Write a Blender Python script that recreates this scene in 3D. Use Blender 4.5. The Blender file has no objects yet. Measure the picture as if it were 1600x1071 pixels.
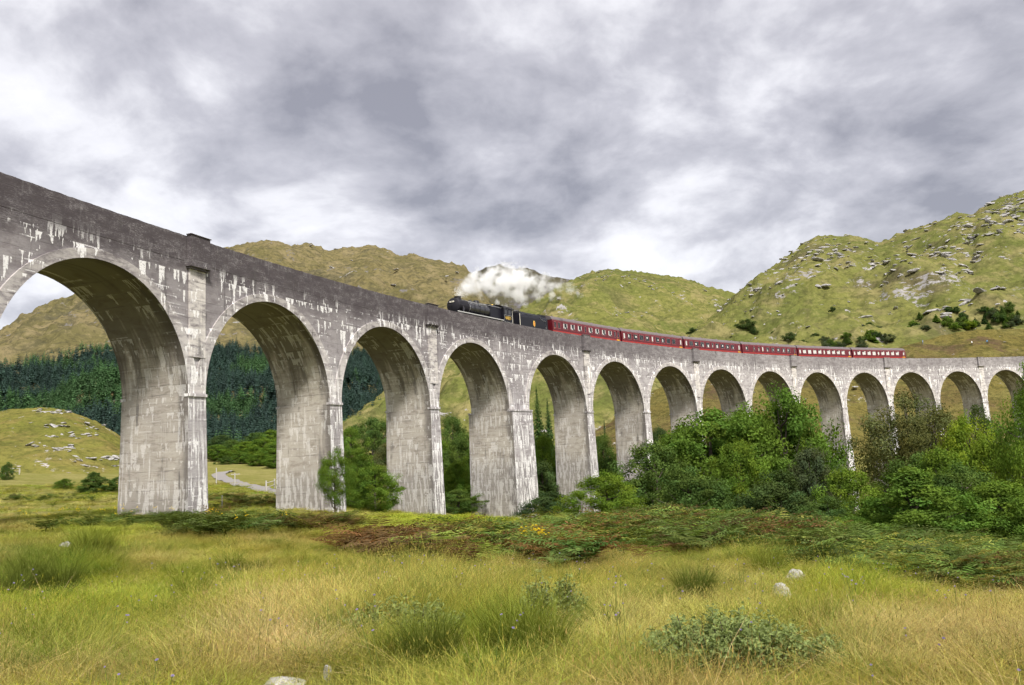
import bpy, bmesh, math, random
import numpy as np
from mathutils import Vector, Matrix, Euler

S = bpy.context.scene
COL = S.collection
random.seed(7)
RNG = np.random.default_rng(11)

# ------------------------------------------------------------------ camera
F_PX, PITCH, ROLL, CAMZ = 1341.42, 0.14907, -0.05236, 1.65
cp, sp_ = math.cos(PITCH), math.sin(PITCH)
cr, sr = math.cos(ROLL), math.sin(ROLL)
R0 = Vector((1, 0, 0)); U0 = Vector((0, -sp_, cp)); FW = Vector((0, cp, sp_))
RV = R0 * cr + U0 * sr
UV_ = U0 * cr - R0 * sr
cam = bpy.data.cameras.new('camera')
cam.sensor_width = 36.0
cam.lens = 36.0 * F_PX / 1600.0
cam.clip_start = 0.1
cam.clip_end = 20000
camo = bpy.data.objects.new('camera', cam)
COL.objects.link(camo)
M = Matrix((RV, UV_, -FW)).transposed().to_4x4()
M.translation = Vector((0, 0, CAMZ))
camo.matrix_world = M
S.camera = camo

# ------------------------------------------------------------------ light
SUN_EL, SUN_AZ = math.radians(50), math.radians(158)      # azimuth measured from +Y towards +X
sun = bpy.data.lights.new('sun', 'SUN')
sun.energy = 1.5
sun.angle = math.radians(11)
sun.color = (1.0, 0.95, 0.87)
suno = bpy.data.objects.new('sun', sun)
COL.objects.link(suno)
sd = Vector((math.sin(SUN_AZ) * math.cos(SUN_EL), math.cos(SUN_AZ) * math.cos(SUN_EL), math.sin(SUN_EL)))
suno.rotation_euler = (-sd).to_track_quat('-Z', 'Y').to_euler()
suno.location = (0, -40, 120)

S.view_settings.view_transform = 'Standard'
S.view_settings.look = 'None'
S.view_settings.gamma = 1
S.view_settings.use_curve_mapping = False
S.view_settings.exposure = 1.92
S.cycles.max_bounces = 10
S.cycles.diffuse_bounces = 2
S.cycles.glossy_bounces = 2
S.cycles.transmission_bounces = 2
S.cycles.volume_bounces = 10
S.cycles.transparent_max_bounces = 6
S.cycles.volume_step_rate = 1.0
S.cycles.volume_max_steps = 160
S.cycles.use_fast_gi = False
S.cycles.use_adaptive_sampling = True
S.cycles.adaptive_threshold = 0.03
S.cycles.adaptive_min_samples = 16


def at(px, py, Y):
    """photo pixel + forward distance -> world point"""
    u, v = px - 800.0, py - 535.5
    u0 = u * cr + v * sr
    v0 = -u * sr + v * cr
    X, Yc, Zc = u0 / F_PX, 1.0, -v0 / F_PX
    y = Yc * cp - Zc * sp_
    z = Yc * sp_ + Zc * cp
    k = Y / y
    return Vector((X * k, Y, z * k + CAMZ))


def dirpx(px, py):
    return (at(px, py, 100.0) - Vector((0, 0, CAMZ))).normalized()


# ------------------------------------------------------------------ node helpers
class NT:
    def __init__(self, tree):
        self.t = tree
        self.n = tree.nodes
        self.l = tree.links

    def node(self, typ, **kw):
        nd = self.n.new(typ)
        for k, v in kw.items():
            setattr(nd, k, v)
        return nd

    def put(self, sock, v):
        if hasattr(v, 'is_output') or isinstance(v, bpy.types.NodeSocket):
            self.l.new(v, sock)
        elif v is not None:
            try:
                sock.default_value = v
            except Exception:
                sock.default_value = (*v, 1.0)

    def m(self, op, a, b=None, c=None, clamp=False):
        nd = self.node('ShaderNodeMath', operation=op, use_clamp=clamp)
        self.put(nd.inputs[0], a)
        if b is not None: self.put(nd.inputs[1], b)
        if c is not None: self.put(nd.inputs[2], c)
        return nd.outputs[0]

    def v(self, op, a, b=None, s=None):
        nd = self.node('ShaderNodeVectorMath', operation=op)
        self.put(nd.inputs[0], a)
        if b is not None: self.put(nd.inputs[1], b)
        if s is not None: self.put(nd.inputs['Scale'], s)
        return nd.outputs[1] if op in ('DOT_PRODUCT', 'LENGTH', 'DISTANCE') else nd.outputs[0]

    def noise(self, vec, scale=1.0, detail=4.0, rough=0.55, dist=0.0, dim='3D', lac=2.0):
        nd = self.node('ShaderNodeTexNoise', noise_dimensions=dim)
        self.put(nd.inputs['Vector'], vec)
        self.put(nd.inputs['Scale'], scale)
        self.put(nd.inputs['Detail'], detail)
        self.put(nd.inputs['Roughness'], rough)
        self.put(nd.inputs['Distortion'], dist)
        self.put(nd.inputs['Lacunarity'], lac)
        return nd.outputs['Fac']

    def vor(self, vec, scale=1.0, feat='F1', out='Distance'):
        nd = self.node('ShaderNodeTexVoronoi', feature=feat)
        self.put(nd.inputs['Vector'], vec)
        self.put(nd.inputs['Scale'], scale)
        return nd.outputs[out]

    def mix(self, f, a, b, mode='MIX'):
        nd = self.node('ShaderNodeMix', data_type='RGBA', blend_type=mode)
        self.put(nd.inputs[0], f)
        self.put(nd.inputs[6], a if not isinstance(a, tuple) else (*a, 1.0)[:4])
        self.put(nd.inputs[7], b if not isinstance(b, tuple) else (*b, 1.0)[:4])
        return nd.outputs[2]

    def ss(self, x, lo, hi):
        """smoothstep map to 0..1"""
        nd = self.node('ShaderNodeMapRange', interpolation_type='SMOOTHSTEP')
        self.put(nd.inputs[0], x)
        nd.inputs[1].default_value = lo
        nd.inputs[2].default_value = hi
        nd.inputs[3].default_value = 0.0
        nd.inputs[4].default_value = 1.0
        return nd.outputs[0]

    def xyz(self, vec):
        nd = self.node('ShaderNodeSeparateXYZ')
        self.put(nd.inputs[0], vec)
        return nd.outputs

    def comb(self, x, y, z):
        nd = self.node('ShaderNodeCombineXYZ')
        self.put(nd.inputs[0], x); self.put(nd.inputs[1], y); self.put(nd.inputs[2], z)
        return nd.outputs[0]


def new_mat(name):
    mt = bpy.data.materials.new(name)
    mt.use_nodes = True
    mt.node_tree.nodes.clear()
    nt = NT(mt.node_tree)
    out = nt.node('ShaderNodeOutputMaterial')
    return mt, nt, out


def principled(nt, out, color, rough=0.8, spec=0.3, bump=None, bstr=0.3, bdist=0.05, metal=0.0):
    b = nt.node('ShaderNodeBsdfPrincipled')
    nt.put(b.inputs['Base Color'], color if not isinstance(color, tuple) else (*color, 1.0)[:4])
    nt.put(b.inputs['Roughness'], rough)
    nt.put(b.inputs['Specular IOR Level'], spec)
    nt.put(b.inputs['Metallic'], metal)
    if bump is not None:
        bn = nt.node('ShaderNodeBump')
        bn.inputs['Strength'].default_value = bstr
        bn.inputs['Distance'].default_value = bdist
        nt.put(bn.inputs['Height'], bump)
        nt.l.new(bn.outputs[0], b.inputs['Normal'])
    nt.l.new(b.outputs[0], out.inputs['Surface'])
    return b


def simple_mat(name, color, rough=0.6, spec=0.4, metal=0.0, var=0.12, vscale=3.0):
    mt, nt, out = new_mat(name)
    tc = nt.node('ShaderNodeTexCoord').outputs['Object']
    n = nt.noise(tc, vscale, 4)
    c = nt.mix(n, tuple(x * (1 - var) for x in color), tuple(min(1, x * (1 + var)) for x in color))
    principled(nt, out, c, rough, spec, metal=metal)
    return mt


# ------------------------------------------------------------------ world: overcast sky
W = bpy.data.worlds.new('World')
S.world = W
W.use_nodes = True
W.node_tree.nodes.clear()
w = NT(W.node_tree)
wout = w.node('ShaderNodeOutputWorld')
bg = w.node('ShaderNodeBackground')
sky = w.node('ShaderNodeTexSky', sky_type='NISHITA')
sky.sun_disc = False
sky.sun_elevation = SUN_EL
sky.sun_rotation = SUN_AZ
sky.air_density = 1.0
sky.dust_density = 2.0
D = w.node('ShaderNodeTexCoord').outputs['Generated']
dx, dy, dz = w.xyz(D)
den = w.m('ADD', w.m('MAXIMUM', dz, 0.0), 0.42)
P = w.comb(w.m('DIVIDE', dx, den), w.m('DIVIDE', dy, den), w.m('MULTIPLY', dz, 0.8))
wn = w.node('ShaderNodeTexNoise'); wn.inputs['Scale'].default_value = 2.2; wn.inputs['Detail'].default_value = 3
w.l.new(P, wn.inputs['Vector'])
P2 = w.v('ADD', P, w.v('SCALE', w.v('SUBTRACT', wn.outputs['Color'], (.5, .5, .5)), s=0.16))
n1 = w.noise(P2, 3.0, 8, 0.53, 0.0)
n2 = w.noise(w.v('ADD', P2, (7.3, 2.1, 0)), 7.0, 8, 0.56, 0.0)
# billowed undersides
bl = w.m('ABSOLUTE', w.m('SUBTRACT', w.noise(w.v('ADD', P2, (3.1, 9.7, 2)), 5.2, 5, 0.5), 0.5))
base = w.m('ADD', w.m('ADD', w.m('MULTIPLY', n1, 0.64), w.m('MULTIPLY', n2, 0.42)), w.m('MULTIPLY', bl, 0.16))
acc = base
# large cloud masses seen over the glen (grey bellies < 0, bright breaks > 0)
for (px, py, wid, amp) in [(800, 90, 0.17, -0.06), (930, 200, 0.12, -0.06), (560, 60, 0.14, -0.05), (180, 10, 0.16, -0.05),
                           (1330, 230, 0.12, -0.09), (1530, 150, 0.12, -0.07), (720, 300, 0.10, -0.07), (600, 250, 0.1, -0.06), (400, 250, .09, -.03),
                           (290, 150, 0.12, 0.04), (1090, 120, 0.12, 0.05), (130, 270, 0.12, 0.05), (1010, 370, 0.1, 0.045),
                           (480, 340, 0.12, 0.015), (1080, 420, 0.09, 0.04), (1500, 40, 0.12, 0.02), (1330, 320, .10, -.04)]:
    dd = w.v('DISTANCE', D, tuple(dirpx(px, py)))
    g = w.m('POWER', 2.71828, w.m('MULTIPLY', w.m('POWER', w.m('DIVIDE', dd, wid), 2.0), -1.0))
    acc = w.m('ADD', acc, w.m('MULTIPLY', g, amp))
t = w.m('MULTIPLY', w.m('SUBTRACT', acc, 0.375), 3.1, clamp=True)
ramp = w.node('ShaderNodeValToRGB')
ramp.color_ramp.elements[0].position = 0.0
ramp.color_ramp.elements[0].color = (0.27, 0.265, 0.295, 1)
ramp.color_ramp.elements[1].position = 1.0
ramp.color_ramp.elements[1].color = (0.90, 0.90, 0.91, 1)
e = ramp.color_ramp.elements.new(0.40); e.color = (0.50, 0.492, 0.525, 1)
e = ramp.color_ramp.elements.new(0.68); e.color = (0.75, 0.745, 0.77, 1)
w.l.new(t, ramp.inputs[0])
cl = w.mix(1.0, ramp.outputs[0], (3.3, 3.26, 3.26), 'MULTIPLY')
# a trace of the blue sky above shows through the thin cloud
mixed = w.mix(0.93, sky.outputs[0], cl)
w.l.new(mixed, bg.inputs['Color'])
bg.inputs['Strength'].default_value = 0.10
w.l.new(bg.outputs[0], wout.inputs['Surface'])
W.cycles.sampling_method = 'MANUAL'
W.cycles.sample_map_resolution = 512


# ------------------------------------------------------------------ object helpers
def tag(o, label=None, cat=None, group=None, kind=None):
    if label: o['label'] = label
    if cat: o['category'] = cat
    if group: o['group'] = group
    if kind: o['kind'] = kind
    return o


def empty(name, loc=(0, 0, 0), rz=0.0):
    o = bpy.data.objects.new(name, None)
    o.empty_display_size = 0.2
    COL.objects.link(o)
    o.location = loc
    o.rotation_euler = (0, 0, rz)
    return o


def link(name, me, parent=None):
    o = bpy.data.objects.new(name, me)
    COL.objects.link(o)
    if parent is not None:
        o.parent = parent
    return o


def mesh_np(name, verts, faces, mats, uv=None, smooth=True, midx=None, col=None):
    """verts Nx3; faces MxK (all same K) or list of such arrays"""
    if not isinstance(faces, list):
        faces = [faces]
    me = bpy.data.meshes.new(name)
    V = np.asarray(verts, dtype=np.float32)
    me.vertices.add(len(V))
    me.vertices.foreach_set('co', V.ravel())
    loops = np.concatenate([np.asarray(f, dtype=np.int32).ravel() for f in faces])
    tot = np.concatenate([np.full(len(f), np.asarray(f).shape[1], dtype=np.int32) for f in faces])
    st = np.concatenate([[0], np.cumsum(tot)[:-1]]).astype(np.int32)
    me.loops.add(len(loops))
    me.loops.foreach_set('vertex_index', loops)
    me.polygons.add(len(tot))
    me.polygons.foreach_set('loop_start', st)
    me.polygons.foreach_set('loop_total', tot)
    if midx is not None:
        me.polygons.foreach_set('material_index', np.asarray(midx, dtype=np.int32))
    me.polygons.foreach_set('use_smooth', np.full(len(tot), bool(smooth)))
    if uv is not None:
        ul = me.uv_layers.new(name='UVMap')
        ul.data.foreach_set('uv', np.asarray(uv, dtype=np.float32)[loops].ravel())
    if col is not None:
        at_ = me.color_attributes.new('tint', 'FLOAT_COLOR', 'POINT')
        c4 = np.concatenate([np.asarray(col, dtype=np.float32), np.ones((len(V), 1), np.float32)], 1)
        at_.data.foreach_set('color', c4.ravel())
    for m_ in (mats if isinstance(mats, (list, tuple)) else [mats]):
        me.materials.append(m_)
    me.update(calc_edges=True)
    me.validate()
    return me


class MB:
    """simple mesh collector with per-face uv"""
    def __init__(self):
        self.v = []; self.f = []; self.uv = []; self.mi = []; self.sm = []

    def vert(self, p):
        self.v.append(tuple(p)); return len(self.v) - 1

    def face(self, pts, uvs=None, mi=0, sm=False):
        i = len(self.v)
        self.v += [tuple(p) for p in pts]
        self.f.append(tuple(range(i, i + len(pts))))
        self.uv += list(uvs) if uvs else [(0, 0)] * len(pts)
        self.mi.append(mi); self.sm.append(sm)

    def grid(self, P, U=None, mi=0, flip=False, sm=True, closed=False):
        """P[i][j] points; shares vertices"""
        n, m_ = len(P), len(P[0])
        i0 = len(self.v)
        for i in range(n):
            for j in range(m_):
                self.v.append(tuple(P[i][j]))
                self.uv.append(U[i][j] if U else (0, 0))
        for i in range(n - 1):
            for j in range(m_ - 1):
                q = (i0 + i * m_ + j, i0 + i * m_ + j + 1, i0 + (i + 1) * m_ + j + 1, i0 + (i + 1) * m_ + j)
                self.f.append(q[::-1] if flip else q)
                self.mi.append(mi); self.sm.append(sm)

    def box(self, c, d, mi=0, rz=0.0):
        cx, cy, cz = c; hx, hy, hz = d[0] / 2, d[1] / 2, d[2] / 2
        ca, sa = math.cos(rz), math.sin(rz)
        def q(x, y, z): return (cx + x * ca - y * sa, cy + x * sa + y * ca, cz + z)
        p = [q(sx * hx, sy * hy, sz * hz) for sz in (-1, 1) for sy in (-1, 1) for sx in (-1, 1)]
        for a in ((0, 2, 3, 1), (4, 5, 7, 6), (0, 1, 5, 4), (2, 6, 7, 3), (0, 4, 6, 2), (1, 3, 7, 5)):
            self.face([p[i] for i in a], mi=mi)

    def tube(self, pts, rad, n=8, mi=0, cap=True):
        """swept tube along pts with radii"""
        pts = [Vector(p) for p in pts]
        rad = rad if isinstance(rad, (list, tuple)) else [rad] * len(pts)
        P_ = []
        for k, p in enumerate(pts):
            a = pts[max(0, k - 1)]; b = pts[min(len(pts) - 1, k + 1)]
            d = (b - a)
            if d.length < 1e-6: d = Vector((0, 0, 1))
            d.normalize()
            ref = Vector((0, 0, 1)) if abs(d.z) < 0.9 else Vector((1, 0, 0))
            x = d.cross(ref).normalized(); y = d.cross(x).normalized()
            P_.append([p + (x * math.cos(2 * math.pi * i / n) + y * math.sin(2 * math.pi * i / n)) * rad[k] for i in range(n + 1)])
        self.grid(P_, mi=mi)
        if cap:
            self.face([P_[0][i] for i in range(n)], mi=mi)
            self.face([P_[-1][i] for i in range(n)][::-1], mi=mi)

    def build(self, name, mats, parent=None, bevel=0.0):
        me = bpy.data.meshes.new(name)
        me.from_pydata(self.v, [], self.f)
        ul = me.uv_layers.new(name='UVMap')
        li = np.empty(len(me.loops), dtype=np.int32)
        me.loops.foreach_get('vertex_index', li)
        ul.data.foreach_set('uv', np.asarray(self.uv, dtype=np.float32)[li].ravel())
        me.polygons.foreach_set('material_index', np.asarray(self.mi, dtype=np.int32))
        me.polygons.foreach_set('use_smooth', np.asarray(self.sm, dtype=bool))
        for m_ in (mats if isinstance(mats, (list, tuple)) else [mats]):
            me.materials.append(m_)
        me.update(calc_edges=True)
        return link(name, me, parent)


# ------------------------------------------------------------------ numpy noise
_perm = np.random.default_rng(5).permutation(512)
_perm = np.concatenate([_perm, _perm, _perm])
_grad = np.random.default_rng(6).normal(size=(512, 2))
_grad /= np.linalg.norm(_grad, axis=1, keepdims=True)


def pn(x, y):
    x = np.asarray(x, float); y = np.asarray(y, float)
    xi = np.floor(x).astype(int); yi = np.floor(y).astype(int)
    xf = x - xi; yf = y - yi
    u = xf ** 3 * (xf * (xf * 6 - 15) + 10); v = yf ** 3 * (yf * (yf * 6 - 15) + 10)
    def g(ix, iy, fx, fy):
        h = _perm[(_perm[ix & 511] + iy) & 511]
        gr = _grad[h]
        return gr[..., 0] * fx + gr[..., 1] * fy
    a = g(xi, yi, xf, yf); b = g(xi + 1, yi, xf - 1, yf)
    c = g(xi, yi + 1, xf, yf - 1); d = g(xi + 1, yi + 1, xf - 1, yf - 1)
    return (a + u * (b - a)) * (1 - v) + (c + u * (d - c)) * v * 1.0 if False else ((a + u * (b - a)) + v * ((c + u * (d - c)) - (a + u * (b - a))))


def fbm(x, y, oct=5, gain=0.5, lac=2.03):
    s = 0.0; a = 1.0; f = 1.0; tot = 0
    for i in range(oct):
        s = s + a * pn(x * f + 17.3 * i, y * f - 9.1 * i); tot += a
        a *= gain; f *= lac
    return s / tot * 1.6


def ridged(x, y, oct=5, gain=0.5):
    s = 0.0; a = 1.0; f = 1.0; tot = 0
    for i in range(oct):
        s = s + a * (1 - np.abs(pn(x * f + 31.7 * i, y * f + 4.4 * i)) * 2.2); tot += a
        a *= gain; f *= 2.07
    return s / tot

# ------------------------------------------------------------------ terrain: the meadow, river valley and far bank
def ray_z(px, py, z):
    """point where the pixel's ray reaches height z"""
    a = at(px, py, 1.0)
    k = (z - CAMZ) / (a.z - CAMZ)
    return (a.x * k, k, z)


CTRL = [(0, 0, 0), (-8, 0, .05), (8, 0, -.1), (0, -12, .1), (-18, -12, .3), (18, -12, -.3), (0, 8, 0), (-6, 8, .05), (6, 8, -.12),
        (-15.4, 74, -1.0), (-8.4, 89, -2.6), (.4, 105, -4.6), (10, 120, -7.5), (20, 134, -9.5), (31, 147, -10.5), (43, 159, -11),
        (56, 171, -10.5), (69, 181, -10), (83, 191, -8.5), (98, 200, -6.5), (113, 207, -5), (129, 214, -3.5), (148, 221, -2), (175, 228, 0),
        (30, 90, -9), (60, 100, -11), (50, 70, -9), (35, 50, -6), (70, 60, -8), (100, 120, -11), (40, 110, -9.5), (20, 80, -6.8),
        (8, 75, -4.3), (20, 60, -5.3), (40, 30, -5.2), (60, 40, -8), (30, 20, -3.2), (20, 45, -4.3), (36, 80, -9), (27, 45, -5.2), (15, 50, -3.0), (9, 60, -3.1), (20, 10, -1.3), (100, 60, -10), (90, 20, -8),
        (0, 150, -5), (-30, 130, 0.2), (-60, 160, 3.4), (40, 220, -7), (100, 260, 0), (-100, 150, 6.5), (-100, 80, 1.8), (-60, 40, .4),
        (-120, 200, 10), (-40, 220, 5), (10, 220, -2), (-150, 60, 3), (-150, 250, 14), (140, 160, -9), (150, 100, -12), (200, 260, 4),
        (-40, 10, .3), (-90, 0, .8), (-150, 0, 2), (60, 0, -4), (150, 0, -8), (200, 150, -9), (230, 60, -12)]
for px, py, z in [(100, 900, 0.0), (100, 840, -.02), (100, 808, .05), (255, 806, -.1), (380, 806, -.35), (560, 812, -.85), (700, 812, -1.25),
                  (850, 821, -1.6), (640, 850, -.6), (800, 900, -.35), (500, 900, -.12), (1000, 832, -1.45), (1000, 870, -.85),
                  (1200, 836, -1.35), (1200, 880, -.72), (1400, 872, -1.6), (1400, 920, -.8), (1600, 932, -1.4), (1600, 893, -2.2),
                  (1600, 1000, -.6), (1250, 920, -.45), (300, 1000, 0.0), (1000, 1000, -.12), (1400, 1000, -.35)]:
    CTRL.append(ray_z(px, py, z))
for px, py, Y in [(100, 790, 82), (50, 764, 120), (100, 745, 160), (0, 750, 150), (380, 771, 105), (380, 757, 140), (345, 741, 185), (150, 770, 110)]:
    CTRL.append(tuple(at(px, py, Y)))
CT = np.array([tuple(c) for c in CTRL], float)


def _tps(d):
    d = np.maximum(d, 1e-6)
    return d * d * np.log(d)


_n = len(CT)
_sc = 60.0
_X = CT[:, :2] / _sc
_K = _tps(np.linalg.norm(_X[:, None] - _X[None], axis=2)) + np.eye(_n) * 0.0015
_Pm = np.concatenate([np.ones((_n, 1)), _X], 1)
_A = np.zeros((_n + 3, _n + 3)); _A[:_n, :_n] = _K; _A[:_n, _n:] = _Pm; _A[_n:, :_n] = _Pm.T
_w = np.linalg.solve(_A, np.concatenate([CT[:, 2], np.zeros(3)]))


def terr(x, y):
    x = np.atleast_1d(np.asarray(x, float)); y = np.atleast_1d(np.asarray(y, float))
    sh = x.shape
    q = np.stack([x.ravel(), y.ravel()], 1) / _sc
    out = np.empty(len(q))
    for i in range(0, len(q), 20000):
        c = q[i:i + 20000]
        out[i:i + 20000] = _tps(np.linalg.norm(c[:, None] - _X[None], axis=2)) @ _w[:_n] + _w[_n] + c @ _w[_n + 1:]
    z = out.reshape(sh)
    r = np.hypot(x, y)
    amp = np.clip(r / 25, 0.25, 1)
    z = z + amp * (0.24 * fbm(x / 9, y / 9, 3) + 0.26 * fbm(x / 2.0, y / 2.0, 3))
    return z


def tz(x, y):
    return float(terr(x, y)[0])


def hit(px, py, y0=3.0, y1=300.0):
    """where the pixel's ray meets the meadow"""
    ys = np.geomspace(y0, y1, 500)
    a = at(px, py, 1.0)
    zs = CAMZ + (a.z - CAMZ) * ys
    d = zs - terr(a.x * ys, ys)
    i = int(np.argmax(d < 0)) if (d < 0).any() else len(ys) - 1
    y = ys[i]
    return Vector((a.x * y, y, tz(a.x * y, y)))


def spaced(segs):
    out = []
    for a, b, n in segs:
        out += list(np.linspace(a, b, n, endpoint=False))
    return np.array(out + [segs[-1][1]])


gx = spaced([(-190, -40, 50), (-40, -14, 60), (-14, 14, 110), (14, 45, 70), (45, 260, 80)])
gy = spaced([(-25, 3, 15), (3, 30, 110), (30, 70, 90), (70, 140, 70), (140, 300, 50)])
GX, GY = np.meshgrid(gx, gy)
GZ = terr(GX, GY)


def grid_faces(n, m):
    i = np.arange(n * m).reshape(n, m)
    return np.stack([i[:-1, :-1], i[:-1, 1:], i[1:, 1:], i[1:, :-1]], -1).reshape(-1, 4)


# ------------------------------------------------------------------ ground / hill materials
def matte(nt, out, col, h=None, bstr=.5, bdist=1.0):
    b = nt.node('ShaderNodeBsdfDiffuse')
    nt.put(b.inputs['Color'], col)
    if h is not None:
        bn = nt.node('ShaderNodeBump')
        bn.inputs['Strength'].default_value = bstr; bn.inputs['Distance'].default_value = bdist
        nt.put(bn.inputs['Height'], h)
        nt.l.new(bn.outputs[0], b.inputs['Normal'])
    nt.l.new(b.outputs[0], out.inputs['Surface'])



def land_mat(name, cols, rock=0.5, scale=1.0, rockcol=(.36, .34, .34), stretch=(1, 1, 1), rk_scale=1.0, bump=0.6):
    mt, nt, out = new_mat(name)
    geo = nt.node('ShaderNodeNewGeometry')
    pos = geo.outputs['Position']
    nz = nt.xyz(geo.outputs['Normal'])[2]
    p = nt.v('MULTIPLY', pos, tuple(s * scale for s in stretch))
    a = nt.noise(p, 0.012, 6, 0.6, 0.6)
    b = nt.noise(nt.v('ADD', p, (91, 13, 5)), 0.045, 6, 0.62, 0.3)
    c = nt.noise(nt.v('ADD', p, (3, 57, 41)), 0.35, 5, 0.7)
    col = nt.mix(nt.ss(a, .38, .62), cols[0], cols[1])
    col = nt.mix(nt.ss(b, .46, .66), col, cols[2])
    col = nt.mix(nt.m('MULTIPLY', nt.ss(nt.noise(nt.v('ADD', p, (11, 7, 77)), 0.022, 5, .6, .8), .55, .68), .8), col, cols[3])
    c2 = nt.noise(nt.v('MULTIPLY', nt.v('ADD', p, (53, 7, 4)), (1, 1, 2.5)), 0.11, 5, .68, .6)
    col = nt.mix(nt.m('MULTIPLY', nt.ss(c2, .47, .62), .62), col, cols[4])
    col = nt.mix(nt.m('MULTIPLY', nt.ss(c, .50, .66), .55), col, tuple(x * .62 for x in cols[4]))
    col = nt.mix(nt.m('MULTIPLY', nt.ss(c, .46, .34), .35), col, tuple(x * 1.35 for x in cols[2]))
    # rock: broken patches, denser on steep ground
    steep = nt.ss(nz, .90, .62)
    rn = nt.noise(nt.v('ADD', p, (23, 5, 9)), 0.035 * rk_scale, 7, 0.7, 0.2)
    rf = nt.noise(nt.v('MULTIPLY', nt.v('ADD', p, (2, 81, 19)), (1, 1, 2.2)), 0.18 * rk_scale, 6, 0.72, 0.4)
    rm = nt.m('ADD', nt.m('MULTIPLY', rn, .55), nt.m('MULTIPLY', rf, .45))
    rm = nt.m('ADD', rm, nt.m('MULTIPLY', steep, .05))
    rmask = nt.ss(rm, .66 - .13 * rock, .69 - .13 * rock)
    rc = nt.mix(nt.noise(p, .5 * rk_scale, 5, .7), tuple(x * .35 for x in rockcol), tuple(x * 1.5 for x in rockcol))
    col = nt.mix(rmask, col, rc)
    h = nt.m('ADD', nt.m('MULTIPLY', nt.noise(p, 0.05, 3, .6), 3.0), nt.m('MULTIPLY', nt.noise(p, .5, 3, .75), 1.2))
    matte(nt, out, col, h, bump, 1.0)
    return mt


M_far = land_mat('far_moor', [(.118, .105, .046), (.165, .138, .064), (.195, .160, .085), (.080, .074, .048), (.070, .065, .038)], .40, .55, (.17, .16, .16), bump=.9)
M_farB = land_mat('far_crag', [(.075, .07, .04), (.09, .085, .05), (.10, .085, .05), (.055, .05, .05), (.05, .05, .04)], .75, .7, (.13, .125, .135), bump=.9)
M_green = land_mat('green_hill', [(.108, .124, .034), (.158, .160, .046), (.22, .192, .082), (.085, .088, .034), (.078, .084, .028)], .42, .9, (.31, .295, .295), bump=.5)
M_greenD = land_mat('rocky_hill', [(.108, .122, .034), (.155, .158, .046), (.205, .182, .078), (.100, .085, .050), (.078, .082, .030)], .45, .9, (.30, .285, .285), bump=.55)
M_heath = land_mat('heath', [(.13, .10, .04), (.155, .13, .04), (.17, .15, .05), (.10, .065, .045), (.06, .06, .02)], .40, 2.2, (.42, .40, .38), bump=.8)
M_knoll = land_mat('knoll', [(.15, .155, .035), (.20, .185, .05), (.20, .165, .055), (.09, .09, .03), (.10, .10, .03)], .60, 2.3, (.42, .385, .375), bump=.7)


def meadow_mat():
    mt, nt, out = new_mat('meadow_soil')
    pos = nt.node('ShaderNodeNewGeometry').outputs['Position']
    a = nt.noise(pos, .16, 5, .6, .5)
    b = nt.noise(pos, 1.3, 5, .65)
    c = nt.noise(pos, 9, 5, .7)
    col = nt.mix(nt.ss(a, .35, .65), (.19, .19, .05), (.26, .235, .085))
    col = nt.mix(nt.m('MULTIPLY', nt.ss(b, .45, .7), .55), col, (.13, .125, .04))
    col = nt.mix(nt.m('MULTIPLY', nt.ss(c, .4, .75), .45), col, (.09, .09, .03))
    matte(nt, out, col, nt.m('ADD', b, nt.m('MULTIPLY', c, .5)), .9, .25)
    return mt


M_meadow = meadow_mat()
ground = link('ground', mesh_np('ground', np.stack([GX, GY, GZ], -1).reshape(-1, 3), grid_faces(*GX.shape), M_meadow))
tag(ground, 'grassy meadow ground falling away to the tree-filled river valley', None, None, 'structure')

# outer plain that carries on to the horizon, well below everything in view
pl = np.array([(-9000, -9000, -30), (9000, -9000, -30), (9000, 9000, -30), (-9000, 9000, -30)], float)
tag(link('terrain', mesh_np('terrain', pl, np.array([[0, 1, 2, 3]]), M_green)), 'moorland running on to the horizon', None, None, 'structure')


# ------------------------------------------------------------------ hills
HILLS = {}


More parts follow.
